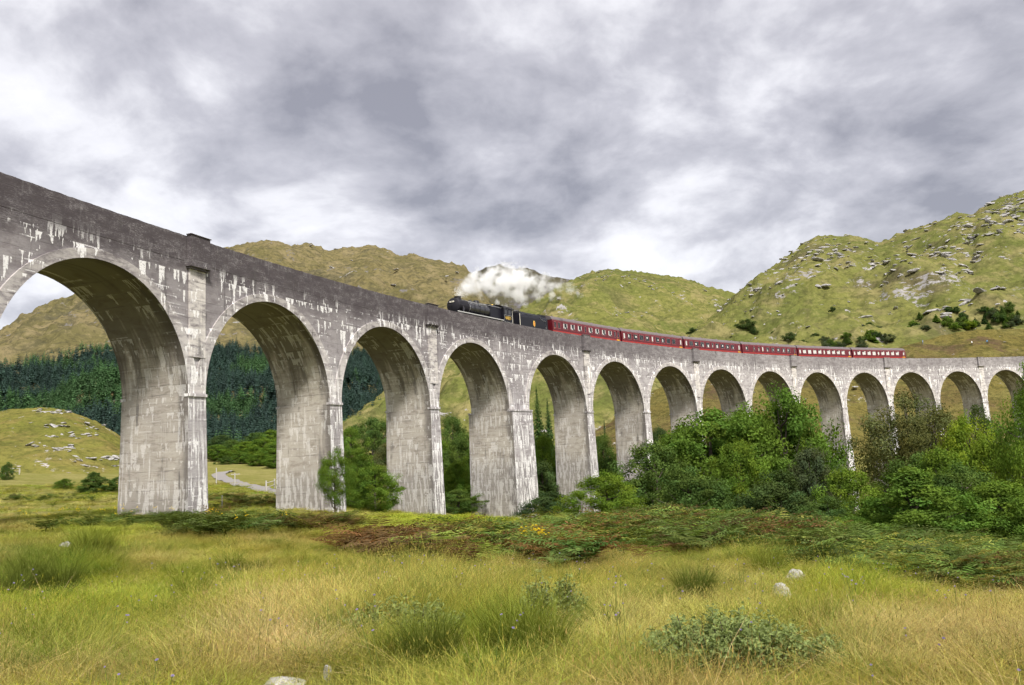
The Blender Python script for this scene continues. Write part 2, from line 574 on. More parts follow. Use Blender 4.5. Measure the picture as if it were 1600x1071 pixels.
def hill(name, label, ridge, foot, mat, nc=260, nr=130, prof=1.0, amp=12.0, wl=160.0, ridge_amp=0.25, back=0.8, seed=0, kind='fbm', jag=0.0, drop=9.0):
    """ridge: (px,py,dist) ; foot: (px,py,dist). Rows run from the foot up over the ridge and down the back."""
    rp = np.array([tuple(at(*r)) for r in ridge]); fp = np.array([tuple(at(*r)) for r in foot]) - np.array([0, 0, drop])
    rk = np.array([r[0] for r in ridge], float); fk = np.array([r[0] for r in foot], float)
    c = np.linspace(max(rk[0], fk[0]), min(rk[-1], fk[-1]), nc)
    Rg = np.stack([np.interp(c, rk, rp[:, i]) for i in range(3)], 1)
    Ft = np.stack([np.interp(c, fk, fp[:, i]) for i in range(3)], 1)
    t = np.concatenate([np.linspace(0, 1, nr), 1 + np.linspace(0.02, back, nr // 4)])
    T = t[:, None, None]
    Pt = Ft[None] + (Rg - Ft)[None] * T
    zf, zr = Ft[None, :, 2], Rg[None, :, 2]
    tt = np.clip(t, 0, 1)[:, None]
    z = zf + (zr - zf) * tt ** prof
    over = np.clip(t - 1, 0, None)[:, None]
    z = z - (zr - zf) * over * (0.4 + over) * 1.1
    x, y = Pt[..., 0], Pt[..., 1]
    X, Y = x / wl + seed * 13.1, y / wl - seed * 7.7
    nz = fbm(X, Y, 6, .52) if kind == 'fbm' else (ridged(X, Y, 6, .5) - .45) * 1.3
    fine = fbm(X * 7, Y * 7, 4, .55)
    fade = np.clip((1 - np.abs(1 - t[:, None])) * 0 + np.abs(1 - t[:, None]) * 3.2, 0, 1) * (1 - ridge_amp) + ridge_amp * 0.5
    fade = fade * np.clip(t[:, None] * 6, 0.15, 1)
    z = z + amp * nz * fade + amp * .15 * fine * (0.35 + 0.65 * fade)
    if jag:
        z = z + jag * np.maximum(0, fbm(X * 14, Y * 14, 4, .6)) * np.exp(-((t[:, None] - 1) / .10) ** 2)
    V = np.stack([x, y, z], -1)
    o = link('hill', mesh_np('hill', V.reshape(-1, 3), grid_faces(*x.shape)[:, ::1], mat))
    tag(o, label, None, None, 'structure')
    HILLS[name] = (V, nr)
    return o


def proj_np(V):
    x, y, z = V[..., 0], V[..., 1], V[..., 2] - CAMZ
    Yc = y * cp + z * sp_; Zc = -y * sp_ + z * cp
    u = F_PX * x / Yc; v = -F_PX * Zc / Yc
    return 800 + u * cr - v * sr, 535.5 + u * sr + v * cr


def hpick(name, px, py):
    V, nr = HILLS[name]
    X, Y = proj_np(V[:nr])
    i = np.argmin((X - px) ** 2 + (Y - py) ** 2)
    return Vector(V[:nr].reshape(-1, 3)[i])


# A: the brown ridge on the left, half hidden by the viaduct
hill('A', 'high brown moorland ridge behind the near arches, forest on its lower slope',
     [(-420, 640, 1500), (-200, 590, 1550), (-60, 545, 1600), (0, 520, 1620), (40, 496, 1630), (70, 482, 1640), (108, 470, 1650), (130, 459, 1660), (190, 440, 1680), (250, 420, 1700),
      (320, 400, 1720), (355, 390, 1730), (385, 383, 1730), (412, 379, 1730), (428, 379, 1730), (450, 384, 1725), (457, 388, 1720), (477, 385, 1720), (495, 389, 1715), (510, 394, 1710),
      (540, 389, 1700), (560, 389.5, 1700), (575, 386.5, 1695), (590, 389, 1690), (612, 399, 1680), (635, 404, 1670), (645, 402, 1660), (670, 408, 1650), (700, 416, 1630), (728, 423, 1600), (742, 438, 1560), (760, 470, 1500), (790, 520, 1400), (840, 600, 1200)],
     [(-420, 720, 300), (0, 700, 330), (300, 720, 330), (600, 720, 380), (840, 700, 420)], M_far, 340, 210, 1.15, 85, 300, .16, .5, 1, 'ridged', 14)
# B: dark crag and farther top behind the steam
hill('B', 'dark craggy far hilltop rising behind the steam',
     [(640, 520, 2600), (690, 470, 2600), (720, 445, 2600), (748, 424, 2600), (765, 417, 2600), (778, 415, 2600), (792, 420, 2600), (806, 421, 2600), (824, 419, 2600), (838, 425, 2600), (852, 432, 2600), (880, 436, 2600), (930, 446, 2600), (1000, 480, 2500), (1060, 520, 2400)],
     [(640, 640, 1150), (1060, 640, 1150)], M_farB, 160, 90, 1.0, 60, 260, .08, .5, 2, 'ridged', 12)
# C: green hill behind the train
hill('C', 'green grassy hill with pale rocks behind the middle of the train',
     [(430, 730, 420), (500, 682, 440), (545, 650, 460), (600, 614, 500), (640, 590, 540), (700, 545, 640), (760, 515, 740), (800, 492, 800), (850, 462, 870), (880, 444, 910), (906, 433, 930), (915, 429.5, 935), (928, 426, 940), (949, 422.5, 950),
      (960, 424.5, 950), (982, 426.5, 955), (1005, 428, 960), (1050, 435, 970), (1084, 441, 975), (1105, 450, 975), (1126, 454, 970), (1150, 460, 960), (1180, 470, 950), (1260, 500, 930), (1350, 540, 900)],
     [(430, 735, 235), (600, 715, 240), (800, 705, 255), (1000, 705, 285), (1350, 700, 330)], M_green, 300, 170, .92, 38, 130, .10, .6, 3, 'fbm', 6)
# D: rocky hill on the right
hill('D', 'steep green hill with grey crags rising to the right edge',
     [(1040, 560, 560), (1070, 538, 600), (1086, 524, 620), (1110, 503, 650), (1135, 480, 690), (1163, 455, 730), (1187, 433, 760), (1205, 421, 775), (1229, 402, 790), (1249, 386, 800), (1270, 374, 805), (1291, 369, 810), (1304, 369.5, 810), (1322, 370, 812),
      (1342, 372, 815), (1359, 376, 815), (1377, 381, 810), (1394, 373, 810), (1411, 366, 815), (1438, 354, 820), (1462, 348, 820), (1490, 337, 825), (1507, 334, 825), (1521, 336, 825), (1531, 329, 825), (1548, 318, 830), (1566, 309, 830), (1586, 303, 830), (1600, 299, 830), (1700, 275, 830), (1850, 250, 830), (2050, 240, 830)],
     [(1040, 640, 330), (1200, 620, 330), (1400, 600, 345), (1600, 585, 355), (2050, 560, 360)], M_greenD, 300, 190, .90, 40, 120, .10, .6, 4, 'fbm', 6)
# E: brown heath bench just behind the far arches
hill('E', 'brown heathery slope just behind the far arches',
     [(860, 690, 330), (950, 655, 335), (1020, 612, 335), (1070, 588, 335), (1120, 572, 335), (1250, 563, 335), (1385, 550, 340), (1430, 536, 345), (1470, 525, 350), (1500, 519, 350), (1530, 516, 350), (1600, 515, 350), (1750, 500, 350), (2000, 480, 350)],
     [(860, 735, 225), (1000, 730, 230), (1200, 720, 238), (1400, 700, 262), (1600, 660, 275), (2000, 600, 285)], M_heath, 240, 90, .95, 3.2, 34, .15, .35, 5, 'fbm', 1.0)
# K: rocky knoll on the left
hill('K', 'low rocky knoll beyond the meadow at the left edge',
     [(-420, 690, 215), (-250, 672, 220), (-100, 656, 230), (-30, 648, 232), (10, 641, 235), (45, 637.5, 235), (75, 637, 235), (100, 641, 235), (125, 649, 235), (150, 659, 232), (175, 674, 230), (197, 688, 228), (240, 712, 225), (290, 738, 220), (330, 765, 215)],
     [(-420, 745, 150), (-100, 742, 158), (60, 742, 162), (200, 746, 168), (330, 775, 172)], M_knoll, 220, 110, .78, 2.6, 22, .12, .6, 6, 'fbm', .7, 1.5)

# ------------------------------------------------------------------ viaduct
VR, VA0, VCX, VCY = 255.026, 2.81795, 220.482, -23.985
ZS, HP, GR, PT, PT4, SPAN, VW = 6.082 + CAMZ, 10.834, 0.02197, 1.753, 4.854, 15.24, 5.2
RAD = SPAN / 2


def vp(s, off, z):
    """station along the near face, distance behind it, height above springing -> world"""
    a = VA0 - s / VR
    r = VR + off
    return Vector((VCX + r * math.cos(a), VCY + r * math.sin(a), ZS + z + GR * s))


def concrete(name, inner=False, pale=0.0):
    mt, nt, out = new_mat(name)
    uvn = nt.node('ShaderNodeUVMap', uv_map='UVMap')
    u, v, _ = nt.xyz(uvn.outputs[0])
    P_ = nt.comb(u, v, 0.0)
    obj = nt.node('ShaderNodeNewGeometry').outputs['Position']
    big = nt.noise(P_, .16, 4, .55, .3)
    mid = nt.noise(nt.comb(u, nt.m('MULTIPLY', v, 2.6), 3.0), .9, 6, .68, .3)
    fine = nt.noise(nt.comb(u, nt.m('MULTIPLY', v, 3.5), 9.0), 5.0, 5, .75)
    if inner:
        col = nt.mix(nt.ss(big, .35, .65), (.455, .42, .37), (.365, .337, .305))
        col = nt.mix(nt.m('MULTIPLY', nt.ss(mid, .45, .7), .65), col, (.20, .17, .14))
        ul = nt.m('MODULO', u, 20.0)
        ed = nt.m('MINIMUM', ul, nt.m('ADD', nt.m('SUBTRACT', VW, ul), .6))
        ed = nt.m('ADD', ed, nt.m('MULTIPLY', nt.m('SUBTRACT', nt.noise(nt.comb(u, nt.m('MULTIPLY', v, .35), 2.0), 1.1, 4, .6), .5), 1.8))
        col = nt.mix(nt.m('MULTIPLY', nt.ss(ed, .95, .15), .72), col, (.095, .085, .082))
        # sooty damp stain plus painted shade at the vault crown, edged in long tongues
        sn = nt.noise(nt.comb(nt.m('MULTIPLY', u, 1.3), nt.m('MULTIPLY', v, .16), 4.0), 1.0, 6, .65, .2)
        soot_shade = nt.ss(nt.m('ADD', nt.m('MULTIPLY', v, .1), nt.m('MULTIPLY', sn, 1.7)), 1.02, 1.36)
        col = nt.mix(nt.m('MULTIPLY', soot_shade, .70), col, (.082, .070, .056))
    else:
        col = nt.mix(nt.ss(big, .35, .65), (.47, .445, .45), (.355, .335, .342))
        col = nt.mix(nt.m('MULTIPLY', nt.ss(mid, .42, .68), .65), col, (.19, .165, .172))
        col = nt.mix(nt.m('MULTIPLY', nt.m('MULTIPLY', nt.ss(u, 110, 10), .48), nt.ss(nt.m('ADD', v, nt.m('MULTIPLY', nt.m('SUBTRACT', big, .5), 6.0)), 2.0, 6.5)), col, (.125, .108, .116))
        col = nt.mix(nt.m('MULTIPLY', nt.ss(fine, .50, .70), .45), col, (.13, .115, .118))
        # black lichen on the top courses
        edge = nt.m('ADD', v, nt.m('MULTIPLY', nt.m('SUBTRACT', nt.noise(P_, .55, 5, .6, .5), .5), 3.2))
        li = nt.m('MULTIPLY', nt.ss(edge, HP - 3.9, HP - 1.5), nt.ss(nt.m('ADD', nt.m('MULTIPLY', fine, .6), nt.m('MULTIPLY', mid, .4)), .30, .52))
        # the near bays are blacker than the far ones
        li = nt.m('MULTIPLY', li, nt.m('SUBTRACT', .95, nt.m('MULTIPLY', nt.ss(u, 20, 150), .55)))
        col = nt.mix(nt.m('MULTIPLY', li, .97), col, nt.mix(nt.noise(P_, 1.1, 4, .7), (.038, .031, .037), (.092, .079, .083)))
        # pale, scoured band under the parapet of the far bays
    if pale:
        col = nt.mix(nt.m('MULTIPLY', nt.ss(mid, .68, .40), pale), col, (.66, .62, .585))
    # pier foot grime
    gr_ = nt.m('MULTIPLY', nt.ss(nt.m('ADD', v, nt.m('MULTIPLY', nt.m('SUBTRACT', mid, .5), 3.0)), -5.0, -7.4), .5)
    col = nt.mix(gr_, col, (.17, .16, .16))
    # dark vertical weeping stains
    st = nt.noise(nt.comb(nt.m('MULTIPLY', u, 2.2), nt.m('MULTIPLY', v, .12), 21.0), 1.0, 5, .6, .1)
    stm = nt.m('MULTIPLY', nt.ss(st, .54, .66), nt.ss(nt.noise(P_, .5, 3), .42, .62))
    col = nt.mix(nt.m('MULTIPLY', stm, .72), col, (.085, .078, .078))
    # board marks: joints of the shuttering
    lift = nt.m('FRACT', nt.m('ADD', nt.m('DIVIDE', v, .63), nt.m('MULTIPLY', nt.noise(P_, .25, 2), .35)))
    jl = nt.m('MULTIPLY', nt.m('SUBTRACT', 1.0, nt.ss(nt.m('ABSOLUTE', nt.m('SUBTRACT', lift, .5)), .02, .07)), nt.ss(nt.noise(nt.comb(nt.m('MULTIPLY', u, .5), nt.m('MULTIPLY', v, 3.0), 5.0), 1.0, 4, .6), .45, .68))
    col = nt.mix(nt.m('MULTIPLY', jl, .62), col, (.10, .09, .093))
    # lime: drips below each lift joint, in clusters
    lime = None
    for (h, k, fr, thr, off, wob) in ((1.26, 2.9, 3.0, .495, 0.0, .10), (2.52, 5.4, 2.0, .53, 31.0, .2), (.63, 1.0, 5.2, .56, 77.0, .06)):
        vv = nt.m('ADD', nt.m('DIVIDE', nt.m('ADD', v, nt.m('MULTIPLY', nt.noise(nt.comb(u, v, off), .8, 3), wob)), h), 40.37 + off)
        cell = nt.m('FLOOR', vv)
        below = nt.m('MULTIPLY', nt.m('SUBTRACT', 1.0, nt.m('FRACT', vv)), h)
        wig = nt.m('ADD', u, nt.m('MULTIPLY', nt.m('SUBTRACT', nt.noise(nt.comb(u, v, off + 2), 1.6, 3), .5), .22))
        ln = nt.noise(nt.comb(nt.m('MULTIPLY', wig, fr), nt.m('MULTIPLY', cell, 7.31), off), 1.0, 2.5, .6)
        clus = nt.ss(nt.noise(nt.comb(nt.m('MULTIPLY', u, .42), nt.m('MULTIPLY', v, .30), off + 11.0), 1.0, 4, .6), .46, .60)
        L = nt.m('MULTIPLY', nt.m('SUBTRACT', ln, thr), nt.m('MULTIPLY', clus, k * 3.6))
        dd = nt.m('SUBTRACT', L, nt.m('ADD', below, .02))
        msk = nt.ss(dd, 0.0, .10)
        # thin crust along the joint itself
        crust = nt.m('MULTIPLY', nt.m('MULTIPLY', nt.m('SUBTRACT', 1.0, nt.ss(below, .02, .09)), nt.ss(nt.noise(nt.comb(u, cell, off), .9, 4, .7), .50, .57)), nt.m('MULTIPLY', clus, .9))
        msk = nt.m('MAXIMUM', msk, crust)
        lime = msk if lime is None else nt.m('MAXIMUM', lime, msk)
    # running weeps on the pier faces
    weep = nt.noise(nt.comb(nt.m('MULTIPLY', u, 4.5 if not inner else 3.2), nt.m('MULTIPLY', v, .22), 60.0), 1.0, 4, .55, .15)
    wz = nt.m('MULTIPLY', nt.ss(v, 4.5, -.5), nt.ss(nt.noise(nt.comb(nt.m('MULTIPLY', u, .6), nt.m('MULTIPLY', v, .35), 8.0), 1.0, 3), .36 if not inner else .46, .56))
    weepm = nt.m('MULTIPLY', nt.ss(weep, .555 if inner else .515, .60 if inner else .575), wz)
    lime = nt.m('MAXIMUM', lime, weepm)
    # splash line near the pier foot
    foot = nt.m('MULTIPLY', nt.ss(nt.noise(nt.comb(nt.m('MULTIPLY', u, 3.8), nt.m('MULTIPLY', v, .5), 14.0), 1.0, 4, .6), .50, .56), nt.ss(nt.m('ADD', v, nt.m('MULTIPLY', nt.noise(nt.comb(u, 0.0, 6.0), 1.3, 3), 1.2)), -4.6, -5.4))
    lime = nt.m('MAXIMUM', lime, nt.m('MULTIPLY', foot, .9))
    brk = nt.ss(nt.noise(nt.comb(u, v, 0), 7.0, 4, .7), .30, .50)
    lime = nt.m('MULTIPLY', nt.m('MULTIPLY', lime, brk), .34 if inner else .85)
    if not inner:
        lime = nt.m('MULTIPLY', lime, nt.m('SUBTRACT', 1.0, nt.m('MULTIPLY', nt.ss(v, HP - 2.6, HP - 1.5), .95)))
    col = nt.mix(lime, col, (.86, .85, .85))
    h = nt.m('ADD', nt.noise(nt.comb(u, nt.m('MULTIPLY', v, 4.0), 9.0), 3.0, 4, .75), nt.m('MULTIPLY', nt.ss(nt.m('ABSOLUTE', nt.m('SUBTRACT', lift, .5)), .0, .06), .35))
    principled(nt, out, col, .92, .15, h, .45, .035)
    return mt


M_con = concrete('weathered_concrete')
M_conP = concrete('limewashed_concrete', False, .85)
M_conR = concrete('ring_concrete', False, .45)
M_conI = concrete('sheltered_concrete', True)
M_bal = simple_mat('ballast', (.16, .145, .13), .95, .1, var=.5, vscale=9)
M_steel = simple_mat('rail_steel', (.22, .17, .14), .45, .5, .6)

# stations
PIERS = {}
_s = 0.0
for k in range(1, 18):
    tk = PT4 if k == 4 else PT
    if k > 1: _s += tk / 2
    PIERS[k] = (_s, tk)
    _s += tk / 2 + SPAN
_s = -PT / 2 - SPAN - PT / 2
for k in (0, -1):
    PIERS[k] = (_s, PT)
    _s -= PT + SPAN
KS = sorted(PIERS)
via = empty('viaduct', vp(0, VW / 2, -8))
VINV = Matrix.Translation(-via.location)
tag(via, 'long curved concrete railway viaduct with tall round arches and white lime streaks', 'viaduct')


def vbuild(mb, name, mats, parent=None):
    """meshes are made in world space; shift to the parent's frame"""
    o = mb.build(name, mats, via if parent is None else parent)
    if parent is None:
        o.data.transform(VINV)
    else:
        o.data.transform(VINV)
    return o


def vbox(mb, s0, s1, o0, o1, z0, z1, n=1, mi=0, ztop=None):
    """a block that follows the curve: s0..s1, o0..o1, z0..z1"""
    ss = [s0 + (s1 - s0) * i / n for i in range(n + 1)]
    for (o, fl) in ((o0, False), (o1, True)):
        mb.grid([[vp(s, o, z) for z in (z0, z1)] for s in ss], [[(s, z) for z in (z0, z1)] for s in ss], mi, not fl, False)
    for (z, fl) in ((z0, True), (z1, False)):
        mb.grid([[vp(s, o, z) for o in (o0, o1)] for s in ss], [[(s, z + .3 * o) for o in (0, 1)] for s in ss], mi, not fl, False)
    for (s, fl) in ((s0, True), (s1, False)):
        mb.grid([[vp(s, o, z) for z in (z0, z1)] for o in (o0, o1)], [[(s + o, z) for z in (z0, z1)] for o in (o0, o1)], mi, fl, False)


def pier_ground(k):
    s, t_ = PIERS[k]
    zs = [tz(*vp(s, o, 0)[:2]) for o in (0, VW)]
    return min(zs) - 1.2


PIL = (1, 3, 5, 7, 9, 11, 13, 15, -1)
for k in KS:
    s, t_ = PIERS[k]
    zg = pier_ground(k) - (ZS + GR * s)
    thick = (k == 4)
    # --- pier shaft: slightly battered, wider than the arch legs above
    mb = MB()
    nz = 10
    half0, half1 = t_ / 2 + .008, t_ / 2 + .008 + (-zg) * .016
    l0, l1 = (.50 if thick else .12), (.50 if thick else .12) + (-zg) * .014
    rings = []
    for i in range(nz + 1):
        f = i / nz
        h = half0 + (half1 - half0) * f; l = l0 + (l1 - l0) * f; z = .0 + zg * f
        rings.append((h, l, z))
    def facegrid(fn, ufn, mi, flip, na):
        mb.grid([[fn(a / na, r) for a in range(na + 1)] for r in rings], [[ufn(a / na, r) for a in range(na + 1)] for r in rings], mi, flip, False)
    facegrid(lambda a, r: vp(s - r[0] + 2 * r[0] * a, -r[1], r[2]), lambda a, r: (s - r[0] + 2 * r[0] * a, r[2]), 0, True, 3)
    facegrid(lambda a, r: vp(s - r[0] + 2 * r[0] * a, VW + r[1], r[2]), lambda a, r: (s - r[0] + 2 * r[0] * a + 50, r[2]), 0, False, 3)
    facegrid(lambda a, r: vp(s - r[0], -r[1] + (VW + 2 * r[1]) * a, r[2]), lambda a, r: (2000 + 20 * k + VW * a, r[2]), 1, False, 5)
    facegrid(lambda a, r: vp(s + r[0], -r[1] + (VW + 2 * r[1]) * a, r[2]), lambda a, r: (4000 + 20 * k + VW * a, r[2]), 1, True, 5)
    r = rings[0]
    mb.face([vp(s - r[0], -r[1], r[2]), vp(s + r[0], -r[1], r[2]), vp(s + r[0], VW + r[1], r[2]), vp(s - r[0], VW + r[1], r[2])], [(s, 0)] * 4, 0)
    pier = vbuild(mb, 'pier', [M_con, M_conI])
    # --- springing ledge
    mb = MB()
    e = .20 if not thick else .56
    vbox(mb, s - t_ / 2 - .055, s + t_ / 2 + .055, -e - .02, .20, -.055, .14, 2)
    vbuild(mb, 'springing_ledge', [M_con], pier); mb = MB()
    vbox(mb, s - t_ / 2 - .055, s + t_ / 2 + .055, VW - .20, VW + e + .02, -.055, .14, 2)
    vbuild(mb, 'springing_ledge', [M_con], pier)


def ztop_noise(s):
    return float(.05 * fbm(np.array([s * 1.6]), np.array([3.3]), 4)[0])


PZ = HP - 1.75
NTH = 40
for i in range(len(KS) - 1):
    k0, k1 = KS[i], KS[i + 1]
    (sa, ta), (sb, tb) = PIERS[k0], PIERS[k1]
    s0, s1 = sa + ta / 2, sb - tb / 2
    sc = (s0 + s1) / 2
    rad = (s1 - s0) / 2
    th = [math.pi * j / NTH for j in range(NTH + 1)]
    # --- arch ring (vault): proud of the spandrel, thicker at the haunch
    def ext(a):
        tk = .58 + .50 * (1 - math.sin(a)) ** 1.1
        return tk
    mb = MB()
    pr = .11
    inn = [(sc - rad * math.cos(a), rad * math.sin(a)) for a in th]
    outr = [(sc - (rad + ext(a)) * math.cos(a), (rad + ext(a)) * math.sin(a)) for a in th]
    outr = [(min(max(q[0], sa), sb), max(q[1], .145)) for q in outr]
    for (o, fl) in ((-pr, True), (VW + pr, False)):
        mb.grid([[vp(*(p[0], o, p[1])) for p in (inn[j], outr[j])] for j in range(NTH + 1)],
                [[(p[0] + (0 if fl else 60), p[1]) for p in (inn[j], outr[j])] for j in range(NTH + 1)], 0, not fl, False)
        oo = .03 if fl else VW - .03
        mb.grid([[vp(outr[j][0], o, outr[j][1]), vp(outr[j][0], oo, outr[j][1])] for j in range(NTH + 1)],
                [[(outr[j][0], outr[j][1])] * 2 for j in range(NTH + 1)], 0, not fl, False)
    nw = 8
    offs = [-pr + (VW + 2 * pr) * q / nw for q in range(nw + 1)]
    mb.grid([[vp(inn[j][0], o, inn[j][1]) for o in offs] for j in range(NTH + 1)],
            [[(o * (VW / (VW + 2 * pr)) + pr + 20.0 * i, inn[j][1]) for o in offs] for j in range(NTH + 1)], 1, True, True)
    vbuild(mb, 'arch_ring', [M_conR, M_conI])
    # --- spandrel wall between pier centres
    mb = MB()
    cols = [(sa + (s0 - sa) * q / 3, .14) for q in range(3)]
    mid_ = [(sc - (rad + .3) * math.cos(a), (rad + .3) * math.sin(a)) for a in th]
    cols += [(q[0], max(q[1], .14)) for q in mid_]
    cols += [(s1 + (sb - s1) * q / 3, .14) for q in range(1, 4)]
    cc = [cols[0]]
    for q in cols[1:]:
        if q[0] > cc[-1][0] + .01: cc.append(q)
    if cc[-1][0] > sb: cc[-1] = (sb, cc[-1][1])
    cc = [q for q in cc if q[0] <= sb + 1e-6]
    rows = 5
    for (o, fl) in ((0.0, True), (VW, False)):
        mb.grid([[vp(q[0], o, q[1] + (PZ - q[1]) * r_ / rows) for r_ in range(rows + 1)] for q in cc],
                [[(q[0] + (0 if fl else 40), q[1] + (PZ - q[1]) * r_ / rows) for r_ in range(rows + 1)] for q in cc], 0, fl, False)
    vbuild(mb, 'spandrel_wall', [M_con])
    # --- parapet walls with a slightly ragged top
    for near in (True, False):
        mb = MB()
        n = 60
        ss = [sa + (sb - sa) * q / n for q in range(n + 1)]
        oa, ob = (-.012, .42) if near else (VW - .42, VW + .012)
        zt = [HP + ztop_noise(s_) for s_ in ss]
        for (o, fl) in ((oa, True), (ob, False)):
            mb.grid([[vp(s_, o, z) for z in (PZ - .02, HP - .9, zt[q])] for q, s_ in enumerate(ss)],
                    [[(s_, z) for z in (PZ - .02, HP - .9, zt[q])] for q, s_ in enumerate(ss)], 0, fl, False)
        mb.grid([[vp(s_, o, zt[q]) for o in (oa, ob)] for q, s_ in enumerate(ss)], [[(s_, HP + o) for o in (0, .4)] for s_ in ss], 0, True, False)
        mb.grid([[vp(s_, o, PZ - .02) for o in (oa, ob)] for s_ in ss], [[(s_, PZ)] * 2 for s_ in ss], 0, False, False)
        vbuild(mb, 'parapet', [M_con])
    # --- ballasted deck
    mb = MB()
    n = 8
    ss = [sa + (sb - sa) * q / n for q in range(n + 1)]
    prof = [(.38, HP - 1.45), (1.2, HP - 1.40), (1.5, HP - 1.32), (VW - 1.5, HP - 1.32), (VW - 1.2, HP - 1.40), (VW - .38, HP - 1.45)]
    mb.grid([[vp(s_, o, z) for (o, z) in prof] for s_ in ss], None, 0, True, False)
    vbuild(mb, 'deck', [M_bal])

RAILZ = HP - 1.2
for o in (VW / 2 - .7525, VW / 2 + .7175):
    mb = MB()
    vbox(mb, PIERS[KS[0]][0], PIERS[KS[-1]][0], o, o + .07, RAILZ - .13, RAILZ, 90)
    vbuild(mb, 'rail', [M_steel])

for k in PIL:
    if k not in PIERS: continue
    s, t_ = PIERS[k]
    for near in (True, False):
        sg = -1 if near else 1
        def fo(d):
            return -d if near else VW + d
        def bb(mb, s0, s1, d1, z0, z1):
            a, b = sorted((fo(.03), fo(d1)))
            vbox(mb, s0, s1, a, b, z0, z1, 2)
        mb = MB()
        bb(mb, s - .98, s + .98, .40, HP - 1.95, HP + .07)
        pil = vbuild(mb, 'pilaster', [M_con])
        mb = MB(); bb(mb, s - 1.06, s + 1.06, .46, HP + .07, HP + .12); vbuild(mb, 'coping', [M_con], pil)
        mb = MB(); bb(mb, s - 1.06, s + 1.06, .47, HP - 2.12, HP - 1.95); bb(mb, s - .95, s + .95, .33, HP - 2.27, HP - 2.12); vbuild(mb, 'corbel', [M_con], pil)
        mb = MB(); bb(mb, s - .80, s + .80, .15, 2.6, HP - 2.27); vbuild(mb, 'shaft', [M_conP], pil)

# ------------------------------------------------------------------ train
def track_frame(s_front, s_rear):
    a = vp(s_front, VW / 2, RAILZ); b = vp(s_rear, VW / 2, RAILZ)
    x = (a - b).normalized()
    y = Vector((0, 0, 1)).cross(x).normalized()
    z = x.cross(y)
    m_ = Matrix((x, y, z)).transposed().to_4x4()
    m_.translation = a
    return m_, (a - b).length


M_black = simple_mat('black_enamel', (.010, .010, .016), .42, .28, var=.3, vscale=1.5)
M_smoke = simple_mat('smokebox_black', (.016, .015, .020), .62, .25, var=.4, vscale=3)
M_frame = simple_mat('oily_black', (.014, .013, .013), .7, .3)
M_cream = simple_mat('cream_paint', (.78, .74, .62), .5)
M_gold = simple_mat('gold_leaf', (.80, .52, .08), .45)
M_redp = simple_mat('crest_red', (.55, .06, .03), .5)
M_coal = simple_mat('coal', (.02, .02, .021), .5, .5, var=.7, vscale=8)
M_line = simple_mat('grey_lining', (.45, .45, .44), .5)
M_lag = simple_mat('wet_boiler_top', (.030, .030, .036), .26, .6)
M_maroon = simple_mat('maroon_paint', (.115, .008, .014), .34, .4, var=.10, vscale=.8)
M_sole = simple_mat('bright_red_lower_band', (.36, .018, .012), .4, .5)
M_roofg = simple_mat('carriage_roof_grey', (.145, .12, .125), .75, .3, var=.25, vscale=1.2)
M_winf = simple_mat('window_surround', (.34, .10, .10), .4)
M_curt_refl = simple_mat('white_curtain_reflection', (.58, .57, .55), .9, .1)  # curtains, and the sky reflection painted on the rear carriages' panes
M_yell = simple_mat('yellow_marking', (.80, .42, .03), .5)


def glass_mat():
    mt, nt, out = new_mat('carriage_glass')
    tc = nt.node('ShaderNodeNewGeometry').outputs['Position']
    c = nt.mix(nt.ss(nt.noise(tc, 1.7, 3), .4, .6), (.008, .009, .010), (.045, .045, .045))
    principled(nt, out, c, .06, .6)
    return mt


M_glass = glass_mat()


def cyl_x(mb, x0, x1, r0, r1, cz, n=28, cap0=True, cap1=True, cy=0.0, mi=0):
    """cylinder along x"""
    a = [2 * math.pi * i / n for i in range(n + 1)]
    mb.grid([[(x, cy + r * math.cos(t_), cz + r * math.sin(t_)) for t_ in a] for (x, r) in ((x0, r0), (x1, r1))], None, mi, x0 < x1, True)
    if cap0: mb.face([(x0, cy + r0 * math.cos(t_), cz + r0 * math.sin(t_)) for t_ in a[:-1]], mi=mi)
    if cap1: mb.face([(x1, cy + r1 * math.cos(t_), cz + r1 * math.sin(t_)) for t_ in a[:-1]][::-1], mi=mi)


def lathe_z(mb, x, y, prof, n=18, mi=0):
    a = [2 * math.pi * i / n for i in range(n + 1)]
    mb.grid([[(x + r * math.cos(t_), y + r * math.sin(t_), z) for t_ in a] for (r, z) in prof], None, mi, False, True)
    mb.face([(x + prof[-1][0] * math.cos(t_), y + prof[-1][0] * math.sin(t_), prof[-1][1]) for t_ in a[:-1]], mi=mi)


def wheel(mb, x, y, r, wdt=.13, n=22):
    a = [2 * math.pi * i / n for i in range(n + 1)]
    for (y0, y1, rr) in ((y - wdt / 2, y + wdt / 2, r),):
        mb.grid([[(x + rr * math.cos(t_), yy, r + rr * math.sin(t_)) for t_ in a] for yy in (y0, y1)], None, 0, True, True)
        mb.grid([[(x + r2 * math.cos(t_), yy, r + r2 * math.sin(t_)) for t_ in a] for (r2, yy) in ((rr, y1), (rr * .86, y1 + .0), (rr * .84, y1 - .05))], None, 0, True, False)
        mb.grid([[(x + r2 * math.cos(t_), yy, r + r2 * math.sin(t_)) for t_ in a] for (r2, yy) in ((rr, y0), (rr * .86, y0 - .0), (rr * .84, y0 + .05))], None, 0, False, False)
    for i in range(10):
        t_ = 2 * math.pi * i / 10
        c, s_ = math.cos(t_), math.sin(t_)
        mb.tube([(x, y, r), (x + r * .86 * c, y, r + r * .86 * s_)], .035, 4, cap=False)
    mb.tube([(x, y - wdt * .6, r), (x, y + wdt * .6, r)], r * .16, 10)


